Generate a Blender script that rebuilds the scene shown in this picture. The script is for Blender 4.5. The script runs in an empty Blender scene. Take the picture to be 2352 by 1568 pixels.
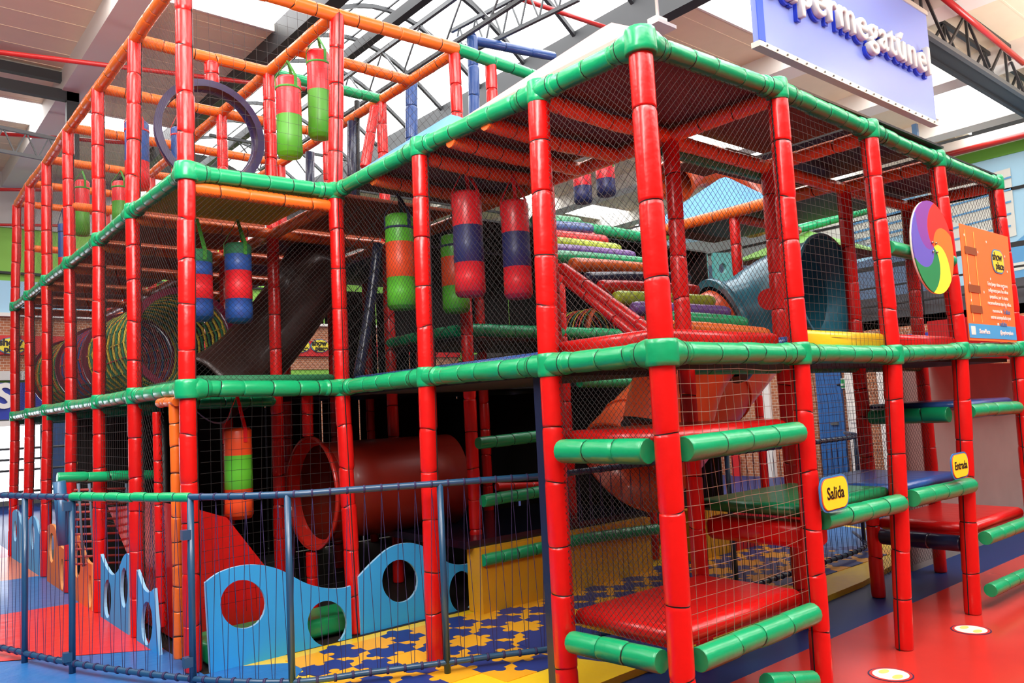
import bpy, math, random
from math import sin, cos, pi, radians
from mathutils import Vector, Matrix, noise
from mathutils.geometry import tessellate_polygon
random.seed(11)
S = bpy.context.scene
COL = S.collection
V3 = Vector

# ------------------------------------------------------------------ camera
CAM = V3((-2.98914, -2.44736, 1.6))
YAW, PITCH, ROLL, FPX = radians(49.82325), radians(4.92619), radians(-2.87735), 1831.655
FWD = V3((cos(YAW)*cos(PITCH), sin(YAW)*cos(PITCH), sin(PITCH)))
_r = FWD.cross(V3((0, 0, 1))).normalized(); _u = _r.cross(FWD)
RGT = _r*cos(ROLL) + _u*sin(ROLL); UPV = -_r*sin(ROLL) + _u*cos(ROLL)
cd = bpy.data.cameras.new('camera'); cam = bpy.data.objects.new('camera', cd); COL.objects.link(cam)
cd.sensor_width = 36; cd.lens = FPX/2352*36; cd.clip_end = 200; cd.clip_start = .02
M3 = Matrix((RGT, UPV, -FWD)).transposed()
cam.matrix_world = Matrix.Translation(CAM) @ M3.to_4x4()
S.camera = cam

# ------------------------------------------------------------------ light and exposure
S.view_settings.view_transform = 'Standard'; S.view_settings.look = 'None'
S.view_settings.gamma = 1; S.view_settings.use_curve_mapping = False
S.view_settings.exposure = 0.62
try:
    S.cycles.use_denoising = True; S.cycles.max_bounces = 6; S.cycles.diffuse_bounces = 3
    S.cycles.glossy_bounces = 3; S.cycles.transmission_bounces = 4; S.cycles.use_light_tree = True
    S.cycles.sample_clamp_indirect = 6; S.cycles.use_adaptive_sampling = True
    S.cycles.caustics_reflective = False; S.cycles.caustics_refractive = False
except Exception: pass
w = bpy.data.worlds.new('sky'); S.world = w; w.use_nodes = True
w.node_tree.nodes['Background'].inputs[0].default_value = (1.0, .97, .93, 1)
w.node_tree.nodes['Background'].inputs[1].default_value = 0.055
SKYLIGHT_STRENGTH = 3.6
def area(name, loc, target, sx, sy, power, col=(1, .97, .93)):
    l = bpy.data.lights.new(name, 'AREA'); l.shape = 'RECTANGLE'; l.size = sx; l.size_y = sy; l.energy = power; l.color = col
    o = bpy.data.objects.new(name, l); COL.objects.link(o); o.location = loc
    o.rotation_euler = (V3(target)-V3(loc)).to_track_quat('-Z', 'Y').to_euler(); return o
area('skylight_glow', (-4.2, -4.5, 6.9), (0.2, 1.5, 1.6), 7, 1.6, 60)
area('roof_light_glow', (-1.6, -2.6, 7.3), (0.4, .2, 1.0), 6, 1.4, 330)
area('left_facade_fill', (-3.6, 3.6, 7.2), (-1.3, 4.6, 1.2), 2, 7, 260)  # added overhead fill strip along the left facade, no window there
area('right_front_fill', (4.0, -5.0, 7.1), (3.0, -1, .5), 6, 1.5, 120)  # added fill light for the right front, no real source

area('ceiling_wash_lamp', (-3.5, -1.0, 4.6), (-2.5, 5, 7.4), 3, 2, 260)  # added unseen uplight that brightens the ceiling, not a lamp of the hall
area('ceiling_wash_lamp', (11.0, -1.5, 4.6), (11.5, 2.5, 7.4), 3, 2, 200)  # second added uplight for the ceiling at right

# ------------------------------------------------------------------ helpers
def at(x, y, u=None, v=None, z=None):
    """the point of the plane u=.. / v=.. / z=.. seen at photo pixel x, y"""
    d = FWD + RGT*((x-1176)/FPX) - UPV*((y-784)/FPX)
    if u is not None: t = (u-CAM.x)/d.x
    elif v is not None: t = (v-CAM.y)/d.y
    else: t = (z-CAM.z)/d.z
    return CAM + d*t
def lin(c):
    if isinstance(c, str): c = [int(c[i:i+2], 16)/255 for i in (0, 2, 4)]
    return tuple((x/12.92 if x <= .04045 else ((x+.055)/1.055)**2.4) for x in c) + (1,)
MATS = {}
def mat(name, c, rough=.5, coat=0, bump=0, bscale=6, metal=0, emit=0, var=0, vscale=3, spec=.5, bdist=.01):
    if name in MATS: return MATS[name]
    m = bpy.data.materials.new(name); m.use_nodes = True; nt = m.node_tree; b = nt.nodes['Principled BSDF']
    b.inputs['Base Color'].default_value = lin(c); b.inputs['Roughness'].default_value = rough
    b.inputs['Coat Weight'].default_value = coat; b.inputs['Coat Roughness'].default_value = .08
    b.inputs['Metallic'].default_value = metal; b.inputs['Specular IOR Level'].default_value = spec
    if emit:
        b.inputs['Emission Color'].default_value = lin(c); b.inputs['Emission Strength'].default_value = emit
    g = nt.nodes.new('ShaderNodeNewGeometry')
    if bump:
        n = nt.nodes.new('ShaderNodeTexNoise'); n.inputs['Scale'].default_value = bscale; n.inputs['Detail'].default_value = 3
        nt.links.new(g.outputs['Position'], n.inputs['Vector'])
        bp = nt.nodes.new('ShaderNodeBump'); bp.inputs['Strength'].default_value = bump; bp.inputs['Distance'].default_value = bdist
        nt.links.new(n.outputs['Fac'], bp.inputs['Height']); nt.links.new(bp.outputs['Normal'], b.inputs['Normal'])
    if var:
        n = nt.nodes.new('ShaderNodeTexNoise'); n.inputs['Scale'].default_value = vscale; n.inputs['Detail'].default_value = 5
        nt.links.new(g.outputs['Position'], n.inputs['Vector'])
        mx = nt.nodes.new('ShaderNodeMix'); mx.data_type = 'RGBA'; mx.blend_type = 'MULTIPLY'; mx.inputs['Factor'].default_value = 1
        cr = nt.nodes.new('ShaderNodeValToRGB'); cr.color_ramp.elements[0].position = .35; cr.color_ramp.elements[1].position = .65
        cr.color_ramp.elements[0].color = (1-var, 1-var, 1-var, 1); cr.color_ramp.elements[1].color = (1, 1, 1, 1)
        nt.links.new(n.outputs['Fac'], cr.inputs['Fac']); mx.inputs['A'].default_value = lin(c)
        nt.links.new(cr.outputs['Color'], mx.inputs['B']); nt.links.new(mx.outputs['Result'], b.inputs['Base Color'])
    MATS[name] = m; return m
def vinyl(name, c, r=.3): return mat(name, c, r, .16, .35, 9, var=.06, vscale=2, bdist=.018)
RED = vinyl('red_vinyl', 'd01411'); GREEN = vinyl('green_vinyl', '10a266'); ORANGE = vinyl('orange_vinyl', 'e66a20', .35)
BLUEV = vinyl('blue_vinyl', '2c4f8e'); NAVY = vinyl('navy_vinyl', '1b2440', .3); YEL = vinyl('yellow_vinyl', 'e6c326'); LIME = vinyl('lime_vinyl', 'a9c232')
PURP = vinyl('purple_vinyl', '6d4a94'); STEELB = mat('blue_steel', '2f5f86', .35, .2)
SEAM = mat('black_lacing', '0b0908', .8)
NET = mat('net_cord', '3b3633', .8); NETB = mat('net_cord_black', '14110f', .8)
BLUEP = mat('blue_board', '34a0e0', .6, spec=.25); ORGP = mat('orange_board', 'dc6a28', .6, spec=.25)
DARK = mat('dark_steel', '2f3133', .5); GREYST = mat('grey_steel', '54585a', .45)
WHITE = mat('white_paint', 'e9e4dc', .5); BLACK = mat('black_plastic', '101010', .5)
SKYP = mat('skylight_panel', 'ffffff', .6, emit=SKYLIGHT_STRENGTH)

def tagit(o, label=None, cat=None, group=None, kind=None):
    if label: o['label'] = label
    if cat: o['category'] = cat
    if group: o['group'] = group
    if kind: o['kind'] = kind
    return o
def empty(name, loc, label=None, cat=None, group=None):
    o = bpy.data.objects.new(name, None); COL.objects.link(o); o.location = loc; o.empty_display_size = .05
    return tagit(o, label, cat, group)
class MB:
    def __init__(s): s.v = []; s.f = []; s.m = []; s.sm = []
    def face(s, idx, m=0, smooth=False): s.f.append(tuple(idx)); s.m.append(m); s.sm.append(smooth)
    def box(s, lo, hi, m=0, M=None):
        b = len(s.v)
        for x in (lo[0], hi[0]):
            for y in (lo[1], hi[1]):
                for z in (lo[2], hi[2]):
                    p = V3((x, y, z)); s.v.append(M @ p if M else p)
        for q in ((0, 1, 3, 2), (4, 6, 7, 5), (0, 4, 5, 1), (2, 3, 7, 6), (0, 2, 6, 4), (1, 5, 7, 3)): s.face([b+i for i in q], m)
    def frame(s, d):
        d = d.normalized(); a = V3((0, 0, 1)) if abs(d.z) < .9 else V3((0, 1, 0))
        x = d.cross(a).normalized(); return x, x.cross(d).normalized()
    def sweep(s, pts, rad, n=12, ms=0, caps=True, smooth=True, fx=None, flat=None, closed=False):
        pts = [V3(p) for p in pts]; k = len(pts)
        if not hasattr(rad, '__len__'): rad = [rad]*k
        if not hasattr(ms, '__len__'): ms = [ms]*k
        base = len(s.v); px = fx
        for i, p in enumerate(pts):
            if closed: d = pts[(i+1) % k]-pts[i-1]
            else: d = pts[min(i+1, k-1)]-pts[max(i-1, 0)]
            if d.length < 1e-9: d = V3((0, 0, 1))
            d.normalize()
            if px is None: x, y = s.frame(d)
            else:
                x = px-d*px.dot(d)
                if x.length < 1e-6: x, y = s.frame(d)
                x.normalize(); y = x.cross(d)
            px = x
            for j in range(n):
                a = 2*pi*j/n+ (pi/n if n < 5 else 0)
                s.v.append(p+(x*cos(a)+y*sin(a)*(flat or 1))*rad[i])
        for i in range(k if closed else k-1):
            i2 = (i+1) % k
            for j in range(n):
                j2 = (j+1) % n
                s.face((base+i*n+j, base+i2*n+j, base+i2*n+j2, base+i*n+j2), ms[i], smooth)
        if caps and not closed:
            s.face([base+j for j in range(n)], ms[0]); s.face([base+(k-1)*n+j for j in reversed(range(n))], ms[-1])
    def ellipsoid(s, c, r, m=0, nu=14, nv=9, M=None):
        base = len(s.v); c = V3(c)
        for i in range(nv+1):
            t = pi*i/nv
            for j in range(nu):
                a = 2*pi*j/nu; p = V3((r[0]*sin(t)*cos(a), r[1]*sin(t)*sin(a), r[2]*cos(t)))
                s.v.append(c+(M @ p if M else p))
        for i in range(nv):
            for j in range(nu): s.face((base+i*nu+j, base+(i+1)*nu+j, base+(i+1)*nu+(j+1) % nu, base+i*nu+(j+1) % nu), m, True)
    def poly(s, outer, holes, off, m=0, mside=None):
        """flat plate with holes: loops of 3-D points in one plane, thickness vector off"""
        loops = [[V3(p) for p in outer]]+[[V3(p) for p in h] for h in holes]; off = V3(off)
        tri = tessellate_polygon(loops); flat = [p for l in loops for p in l]; b = len(s.v); n = len(flat)
        s.v += flat+[p+off for p in flat]
        for t in tri:
            s.face([b+i for i in t], m); s.face([b+n+i for i in reversed(t)], m)
        k = b
        for l in loops:
            for i in range(len(l)):
                j = (i+1) % len(l); s.face((k+i, k+j, k+j+n, k+i+n), m if mside is None else mside)
            k += len(l)
    def build(s, name, mats, parent=None, label=None, cat=None, group=None, kind=None, recalc=False):
        me = bpy.data.meshes.new(name); me.from_pydata([tuple(p) for p in s.v], [], s.f)
        if not isinstance(mats, (list, tuple)): mats = [mats]
        for m in mats: me.materials.append(m)
        me.polygons.foreach_set('material_index', s.m); me.polygons.foreach_set('use_smooth', s.sm)
        if recalc:
            import bmesh
            bm = bmesh.new(); bm.from_mesh(me); bmesh.ops.recalc_face_normals(bm, faces=bm.faces); bm.to_mesh(me); bm.free()
        me.update(); o = bpy.data.objects.new(name, me); COL.objects.link(o)
        if parent is not None:
            o.parent = parent; p = parent; T = V3((0, 0, 0))
            while p is not None: T = T+p.location; p = p.parent
            me.transform(Matrix.Translation(-T))
        return tagit(o, label, cat, group, kind)
def padded(mb, a, b, r, col=0, seam=1, seg=.27, n=12, j=1.0, ends=True):
    """a vinyl padded tube from a to b: stuffed sleeves laced with black seams"""
    a = V3(a); b = V3(b); L = (b-a).length; k = max(1, round(L/seg)); cuts = [0]
    for i in range(1, k): cuts.append((i+random.uniform(-.13, .13)*j)/k)
    cuts.append(1); pts = []; rr = []; ms = []; d = (b-a)/L; x, y = mb.frame(d)
    for i in range(k):
        t0, t1 = cuts[i]*L, cuts[i+1]*L; q = r*random.uniform(.98, 1.03)
        o = (x*random.uniform(-1, 1)+y*random.uniform(-1, 1))*.0025
        for t, f in ((t0+.0035, .935), (t0+.008, .975), (t0+.020, 1), ((t0+t1)/2, 1.008), (t1-.020, 1), (t1-.008, .975), (t1-.0035, .935)):
            pts.append(a+d*t+o); rr.append(q*f); ms.append(col)
        ms[-1] = seam
    ms[-1] = col
    mb.sweep(pts, rr, n, ms)
def netting(mb, p00, p10, p11, p01, cell=.055, diamond=True, rad=.0015, bulge=.0, sub=5, jit=0.0):
    p00, p10, p11, p01 = map(V3, (p00, p10, p11, p01))
    W = ((p10-p00).length+(p11-p01).length)/2; H = ((p01-p00).length+(p11-p10).length)/2
    nrm = (p10-p00).cross(p01-p00).normalized()
    def P(s, t):
        p = p00*(1-s)*(1-t)+p10*s*(1-t)+p11*s*t+p01*(1-s)*t
        k = sin(pi*s)*sin(pi*t)*bulge
        if jit: k += jit*noise.noise(p*5); p = p+V3((0, 0, jit*noise.noise(p*6+V3((5, 1, 2)))))
        return p+nrm*k
    def strand(s0, t0, s1, t1):
        ln = math.hypot((s1-s0)*W, (t1-t0)*H)
        if ln < .02: return
        k = max(1, int(sub*ln/1.3)) if (bulge or jit) else 1
        mb.sweep([P(s0+(s1-s0)*i/k, t0+(t1-t0)*i/k) for i in range(k+1)], rad, 3, 0, False, False)
    if diamond:
        c = cell*1.25; i = -H+c/2
        while i < W:
            for sg in (0, 1):
                x0, y0 = i, 0.0; x1, y1 = i+H, H
                if x0 < 0: y0 = -x0; x0 = 0
                if x1 > W: y1 = H-(x1-W); x1 = W
                if x1 > x0:
                    s0, s1 = (x0/W, x1/W) if not sg else (1-x0/W, 1-x1/W)
                    strand(s0, y0/H, s1, y1/H)
            i += c
    else:
        k = max(2, round(W/cell))
        for i in range(1, k): strand(i/k, 0, i/k, 1)
        k = max(2, round(H/cell))
        for i in range(1, k): strand(0, i/k, 1, i/k)
def lettering(name, txt, M, size, m, parent, ext=.002, bev=0, align='CENTER', sx=1, label=None, bold=0, res=3, space=1):
    SP = space
    c = bpy.data.curves.new(name, 'FONT'); c.body = txt; c.size = size; c.extrude = ext; c.bevel_depth = bev; c.offset = bold; c.bevel_resolution = 2
    c.align_x = align; c.align_y = 'CENTER'; c.resolution_u = res; c.space_character = SP
    o = bpy.data.objects.new(name, c); COL.objects.link(o)
    dg = bpy.context.evaluated_depsgraph_get(); me = bpy.data.meshes.new_from_object(o.evaluated_get(dg))
    bpy.data.objects.remove(o); me.transform(M @ Matrix.Diagonal((sx, 1, 1, 1)))
    me.materials.clear(); me.materials.append(m)
    o = bpy.data.objects.new(name, me); COL.objects.link(o)
    if parent is not None:
        o.parent = parent; p = parent; T = V3((0, 0, 0))
        while p is not None: T = T+p.location; p = p.parent
        me.transform(Matrix.Translation(-T))
    return tagit(o, label)
def basis(o, x, y):  # matrix with local x, y along the given vectors
    x = V3(x).normalized(); y = V3(y); y = (y-x*y.dot(x)).normalized(); z = x.cross(y)
    return Matrix.Translation(V3(o)) @ Matrix((x, y, z)).transposed().to_4x4()
XM = lambda o: basis(o, (1, 0, 0), (0, 0, 1))       # writing on a face that looks towards -v
def box(name, lo, hi, m, **k):
    b = MB(); b.box(lo, hi); return b.build(name, m, **k)
def pad_box(mb, lo, hi, r=.03, m=0, nx=1):
    """soft mat: box with rounded edges"""
    x0, y0, z0 = lo; x1, y1, z1 = hi; r = min(r, (z1-z0)/2)
    lv = []
    for t in range(5):
        a = pi/2*t/4; lv.append((r*(1-sin(a)), z0+r*(1-cos(a))))
    lv2 = [(i, z1-(z-z0)) for i, z in reversed(lv)]; rings = lv+lv2
    base = len(mb.v)
    for ins, z in rings:
        q = ins+.0
        for (x, y, sx, sy) in ((x0, y0, 1, 1), (x1, y0, -1, 1), (x1, y1, -1, -1), (x0, y1, 1, -1)):
            mb.v.append(V3((x+sx*q, y+sy*q, z)))
    n = len(rings)
    for i in range(n-1):
        for j in range(4): mb.face((base+i*4+j, base+i*4+(j+1) % 4, base+(i+1)*4+(j+1) % 4, base+(i+1)*4+j), m, True)
    mb.face([base+3, base+2, base+1, base], m); mb.face([base+(n-1)*4+j for j in range(4)], m)

# ------------------------------------------------------------------ the climbing frame: grid and nodes
GU = [-1.18, 0, 1.2, 2.35, 3.5, 4.7]; GV = [0, .78, 2.0, 3.12, 4.4, 5.6, 6.84, 8.1, 9.25, 10.35]
ZF, ZR = -.01, -.06          # play floor, outer red floor
LV = {'base': ZF, 'mid': 1.85, 'top': 3.38, 'ora': 4.84}
NODE = {'L6_mid': (-1.161, 10.349, 1.861), 'L5_mid': (-1.154, 9.245, 1.869), 'L4_mid': (-1.155, 8.124, 1.875), 'L3_mid': (-1.159, 6.841, 1.871), 'L2_mid': (-1.175, 5.61, 1.867), 'L1_mid': (-1.183, 4.411, 1.868), 'A_mid': (-1.189, 3.126, 1.855), 'B_mid': (-0.022, 3.132, 1.841), 'C_mid': (0.001, 1.995, 1.851), 'D_mid': (-0.007, 0.775, 1.838), 'E_mid': (0.004, -0.004, 1.838), 'F_mid': (1.223, -0.007, 1.842), 'G_mid': (2.335, -0.033, 1.839), 'H_mid': (3.449, -0.032, 1.876), 'I_mid': (4.707, -0.013, 1.905), 'L6_top': (-1.164, 10.351, 3.372), 'L5_top': (-1.164, 9.249, 3.368), 'L4_top': (-1.163, 8.125, 3.385), 'L3_top': (-1.173, 6.847, 3.371), 'L2_top': (-1.168, 5.611, 3.374), 'L1_top': (-1.185, 4.415, 3.372), 'A_top': (-1.174, 3.125, 3.367), 'B_top': (-0.025, 3.13, 3.389), 'C_top': (0.009, 1.974, 3.417), 'D_top': (0.007, 0.759, 3.383), 'E_top': (0.002, 0.001, 3.375), 'F_top': (1.212, -0.006, 3.403), 'G_top': (2.329, -0.013, 3.371), 'H_top': (3.444, 0.001, 3.356), 'I_top': (4.703, 0.018, 3.361), 'L6_ora': (-1.145, 10.353, 4.816), 'L5_ora': (-1.165, 9.251, 4.825), 'L4_ora': (-1.161, 8.135, 4.812), 'L3_ora': (-1.186, 6.857, 4.813), 'L2_ora': (-1.171, 5.613, 4.834), 'L1_ora': (-1.161, 4.404, 4.844), 'A_ora': (-1.18, 3.12, 4.84), 'B_ora': (0.024, 3.104, 4.844), 'K_ora': (1.218, 3.099, 4.871), 'B_base': (0.004, 3.091, ZF), 'C_base': (-0.011, 2.008, ZF), 'G_base': (2.295, 0.042, ZR), 'H_base': (3.423, 0.044, ZR)}
GRID = {'E': (0, 0), 'D': (0, .78), 'C': (0, 2.0), 'B': (0, 3.12), 'A': (-1.18, 3.12), 'F': (1.2, 0), 'G': (2.35, 0), 'H': (3.5, 0), 'I': (4.7, 0), 'K': (1.2, 3.12)}
for i in range(1, 7): GRID['L%d' % i] = (-1.18, GV[3+i])
def N(n, l):
    k = n+'_'+l
    if k in NODE: return V3(NODE[k])
    z = LV[l]
    if l == 'base' and n in 'EDFGHI': z = ZR
    return V3((*GRID[n], z))
FRAME = empty('climbing_frame', (0, 0, ZR), 'huge red, green and orange padded climbing frame with black nets, three tiers high at left', 'play structure')
def post(pts, r=.06, seg=.29, name='padded_post', m=RED, n=14, parent=FRAME, lace=None):
    mb = MB()
    for a, b in zip(pts[:-1], pts[1:]):
        padded(mb, a, b, r, seg=seg, n=n)
        if lace:
            o = V3((*lace, 0)).normalized()*(r*1.0); mb.sweep([V3(a)+o, V3(b)+o], .0045, 4, 1, False)
    return mb.build(name, [m, SEAM], parent)
def rail(a, b, m, name, r=.056, seg=.2, n=12, parent=FRAME, sag=0):
    mb = MB(); a = V3(a); b = V3(b)
    if sag:
        c = (a+b)/2-V3((0, 0, sag)); padded(mb, a, c, r, seg=seg, n=n); padded(mb, c, b, r, seg=seg, n=n)
    else: padded(mb, a, b, r, seg=seg, n=n)
    return mb.build(name, [m, SEAM], parent)
def wrap(p, m=GREEN, r=.078, dirs=((1, 0, 0),)):
    mb = MB(); p = V3(p)
    mb.ellipsoid(p, (r*.98, r*.98, r*1.02), 0, 16, 10)
    for d in dirs:
        d = V3(d).normalized()
        mb.sweep([p+d*t for t in (0, .05, .085, .12, .15, .155)], [r*.95, r*.93, r*.88, .064, .0605, .050], 16, 0)
        mb.sweep([p+d*.118, p+d*.123], .065, 16, 1)
    mb.sweep([p+V3((0, 0, t)) for t in (-.066, -.062, -.04, 0, .04, .060, .064)], [r*.88, r*.95, r*.99, r, r*.98, r*.92, r*.86], 16)
    return mb.build('joint_wrap', [m, SEAM], FRAME)
O2 = V3((0, 0, .055))
for n in ('A', 'L1', 'L2', 'L3', 'L4', 'L5', 'L6', 'B'):
    rr = .058
    post([N(n, 'base'), N(n, 'mid'), N(n, 'top'), N(n, 'ora')], rr, lace=(.75, -.66) if n != 'B' else (-.2, -1))
for n in 'CDEFGHI':
    post([N(n, 'base'), N(n, 'mid'), N(n, 'top')], .061 if n in 'DE' else .058, seg=.36 if n == 'E' else .3, lace=None if n in 'DE' else (-.95, .1) if n != 'C' else (.55, -1))
INNER = {}
def ip(iu, iv, z0, z1, du=0, dv=0, r=.055):
    p = V3((GU[iu]+du, GV[iv]+dv, z0)); post([p, V3((p.x, p.y, z1))], r, n=10)
ip(1, 1, ZR, .0) if False else None
for iu, iv, z0, z1 in ((2, 1, ZR, 3.38), (3, 1, ZR, 3.38), (4, 1, ZR, 3.38), (5, 1, ZR, 3.38), (2, 3, ZF, 4.84), (2, 2, 1.85, 3.38), (3, 3, ZF, 3.38), (5, 2, ZF, 3.2),
                       (1, 4, ZF, 4.84), (1, 5, ZF, 4.84), (1, 6, ZF, 4.84), (1, 7, ZF, 4.84), (1, 8, ZF, 4.84), (1, 9, ZF, 4.84), (2, 4, ZF, 4.84), (2, 5, ZF, 4.84),
                       (2, 6, ZF, 4.84), (2, 7, ZF, 4.84), (3, 4, ZF, 3.38), (3, 5, ZF, 3.38), (3, 6, ZF, 3.38), (4, 3, ZF, 3.0), (4, 4, ZF, 3.38)):
    ip(iu, iv, z0, z1)
post([(5.35, 2.95, ZF), (5.35, 2.95, 2.2)], .05); post([(3.55, 1.9, 1.9), (3.55, 1.9, 3.38)], .05)
post([(1.62, 3.12, 4.0), (1.62, 3.12, 4.84)], .055)
post([at(838, 385, v=4.2), at(862, 245, v=4.2)], .05)                     # leaning brace
LEFTS = ['L6', 'L5', 'L4', 'L3', 'L2', 'L1', 'A']; RUN = LEFTS+['B', 'C', 'D', 'E', 'F', 'G', 'H', 'I']
for l in ('mid', 'top'):
    for a, b in zip(RUN[:-1], RUN[1:]):
        rail(N(a, l), N(b, l), GREEN, 'green_rail', .058 if l == 'mid' else .055)
    for i, a in enumerate(RUN):
        ds = [(N(b, l)-N(a, l)) for b in RUN[max(0, i-1):i]+RUN[i+1:i+2]]
        wrap(N(a, l), dirs=ds, r=.085 if a in 'EA' else .070)
for a, b in zip(LEFTS[:-1], LEFTS[1:]): rail(N(a, 'ora'), N(b, 'ora'), ORANGE, 'orange_rail', .052)
rail(N('A', 'ora'), N('B', 'ora'), ORANGE, 'orange_rail', .055); rail(N('B', 'ora'), N('K', 'ora'), ORANGE, 'orange_rail', .055)
rail(N('K', 'ora'), (2.7, 3.12, 4.84), GREEN, 'green_rail', .055)
def grail(u0, v0, u1, v1, z, m=ORANGE, nm='orange_rail', r=.05, sag=0): rail((u0, v0, z), (u1, v1, z), m, nm, r, .24, 10, sag=sag)
for iv in range(4, 10):
    v = GV[iv]
    grail(-1.18, v, 0, v, 4.84)
    if iv < 8: grail(0, v, 1.2, v, 4.84, *((GREEN, 'green_rail') if iv == 4 else ()))
    grail(-1.18, v, 0, v, 3.31); grail(0, v, 1.2, v, 3.31)
    grail(-1.18, v, 0, v, 1.79, GREEN, 'green_rail')
    grail(-1.18, v, 0, v, 3.44+.55, r=.045) if iv in (6, 8) else None
grail(-1.18, 3.16, 0, 3.16, 3.27)
for iv in range(3, 9):
    grail(0, GV[iv], 0, GV[iv+1], 4.84); grail(0, GV[iv], 0, GV[iv+1], 3.31)
    if iv < 7: grail(1.2, GV[iv], 1.2, GV[iv+1], 4.84)
    if iv < 5: grail(1.2, GV[iv], 1.2, GV[iv+1], 3.31)
grail(0, 3.85, 1.2, 3.85, 4.84)
for v in (.78, 1.25, 1.62, 2.0, 2.6): grail(0, v, 1.2, v, 3.36, sag=.02)
for a, b in ((0, .78), (.78, 2.0), (2.0, 3.12)): grail(1.2, a, 1.2, b, 3.36)
for u in (2.35, 3.5, 4.7): grail(u, 0, u, .78, 3.34)
for a, b in ((1.2, 2.35), (2.35, 3.5), (3.5, 4.7)):
    grail(a, .78, b, .78, 3.33)
    grail(a, .80, b, .80, 1.82, GREEN, 'green_rail')
grail(1.2, .86, 2.35, .86, 3.3, GREEN, 'green_rail', .05)
# further module behind the rollers
p0, p1, p2 = (V3((3.5, 2.75, 3.38)), V3((3.5, 1.9, 3.38)), V3((3.5, .85, 3.38)))
rail(p0, p1, ORANGE, 'orange_rail', .055); rail(p1, p2, ORANGE, 'orange_rail', .055)
rail((3.55, 1.9, 3.33), (4.7, 1.9, 3.33), ORANGE, 'orange_rail', .045)
rail(at(1800, 535, v=2.4), at(2000, 480, u=6.2), GREEN, 'green_rail', .05)
rail(at(1265, 510, v=3.0), at(1470, 545, v=3.0), GREEN, 'green_rail', .06)
# raised inner deck edges
rail((1.2, 4.4, 2.33), (1.2, 3.26, 2.33), GREEN, 'green_rail', .055); rail((1.2, 3.2, 2.33), (2.35, 3.12, 2.33), GREEN, 'green_rail', .058)
rail((2.35, 3.12, 2.33), (3.6, 3.12, 2.33), GREEN, 'green_rail', .055)
rail(at(1330, 878, v=2.9), at(1465, 880, v=2.9), GREEN, 'green_rail', .05)
rail(at(1530, 735, u=2.2), at(1712, 742, u=2.5), GREEN, 'green_rail', .05) if False else None
rail(at(1455, 775, v=3.5), at(1690, 668, v=3.5)+V3((.6, 0, -.0)), GREEN, 'green_rail', .04) if False else None
rail(at(1590, 668, v=3.0), at(1690, 672, v=3.0), GREEN, 'green_rail', .05)
# rails of the stepped tier along the yellow foam wall
for (a, b, m) in (((1108, 1287), (1262, 1254), GREEN), ((1342, 1237), (1510, 1214), GREEN), ((1108, 1150), (1256, 1126), GREEN), ((1097, 1018), (1252, 1000), GREEN), ((1262, 1254), (1342, 1237), GREEN)):
    rail(at(*a, v=2.75), at(*b, v=2.75), m, 'green_rail', .05)
rail(at(1140, 1117, v=2.85), at(1256, 1115, v=2.85), RED, 'red_rail', .035)
# rails of the steps at the front
def erail(a, b, z0, z1, r=.058, m=GREEN, nm='green_rail', ins=.085):
    a = V3((a[0], a[1], z0)); b = V3((b[0], b[1], z1)); d = (b-a).normalized()
    rail(a+d*ins, b-d*ins, m, nm, r, .23, 14)
erail((-.03, .78), (-.03, 0), .37, .40); erail((0, -.03), (1.2, -.03), .40, .41)
erail((-.03, .78), (-.03, 0), 1.37, 1.37, .062); erail((0, -.03), (1.2, -.03), 1.37, 1.40, .062)
erail((1.2, -.03), (2.35, -.03), .89, .88); erail((2.35, -.03), (3.5, -.03), .89, .88)
erail((3.5, -.03), (4.9, -.03), .47, .47, .052); erail((3.5, -.03), (4.9, -.03), .09, .07, .05); erail((3.5, 0), (4.7, 0), 1.42, 1.41, .055)
erail((3.45, .78), (3.45, 0), 1.40, 1.40, .06); erail((3.45, .78), (3.45, 0), .44, .44, .06, NAVY, 'navy_rail')
erail((1.2, 0), (2.35, -.1), ZR-.0+.0, ZR+.02) if False else None
rail(at(2040, 568, v=-.05), at(2185, 600, v=-.05), GREEN, 'green_rail', .05, .3)   # horizontal roller behind the colour wheel
rail(at(1760, 1568, v=-.02), at(1868, 1560, v=-.02), GREEN, 'green_rail', .05)
# navy lacing strap beside posts D
box('black_edge_strip', (.04, .84, ZR), (.075, .97, 1.80), NAVY, parent=FRAME)
# doorway at the left corner
rail(at(366, 925, u=-1.22), at(408, 921, u=-1.22), ORANGE, 'orange_rail', .035, .1)
post([at(412, 1512, u=-1.22), at(400, 925, u=-1.22)], .036, .16, 'doorway_post', ORANGE, 12)
post([at(372, 1440, u=-1.17), at(360, 945, u=-1.17)], .032, .18, 'doorway_post', RED, 12)
mb = MB(); mb.sweep([at(384, 1480, u=-1.0), at(376, 935, u=-1.0)], .03, 10); mb.build('doorway_post', BLACK, FRAME, 'black doorway post')

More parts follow.
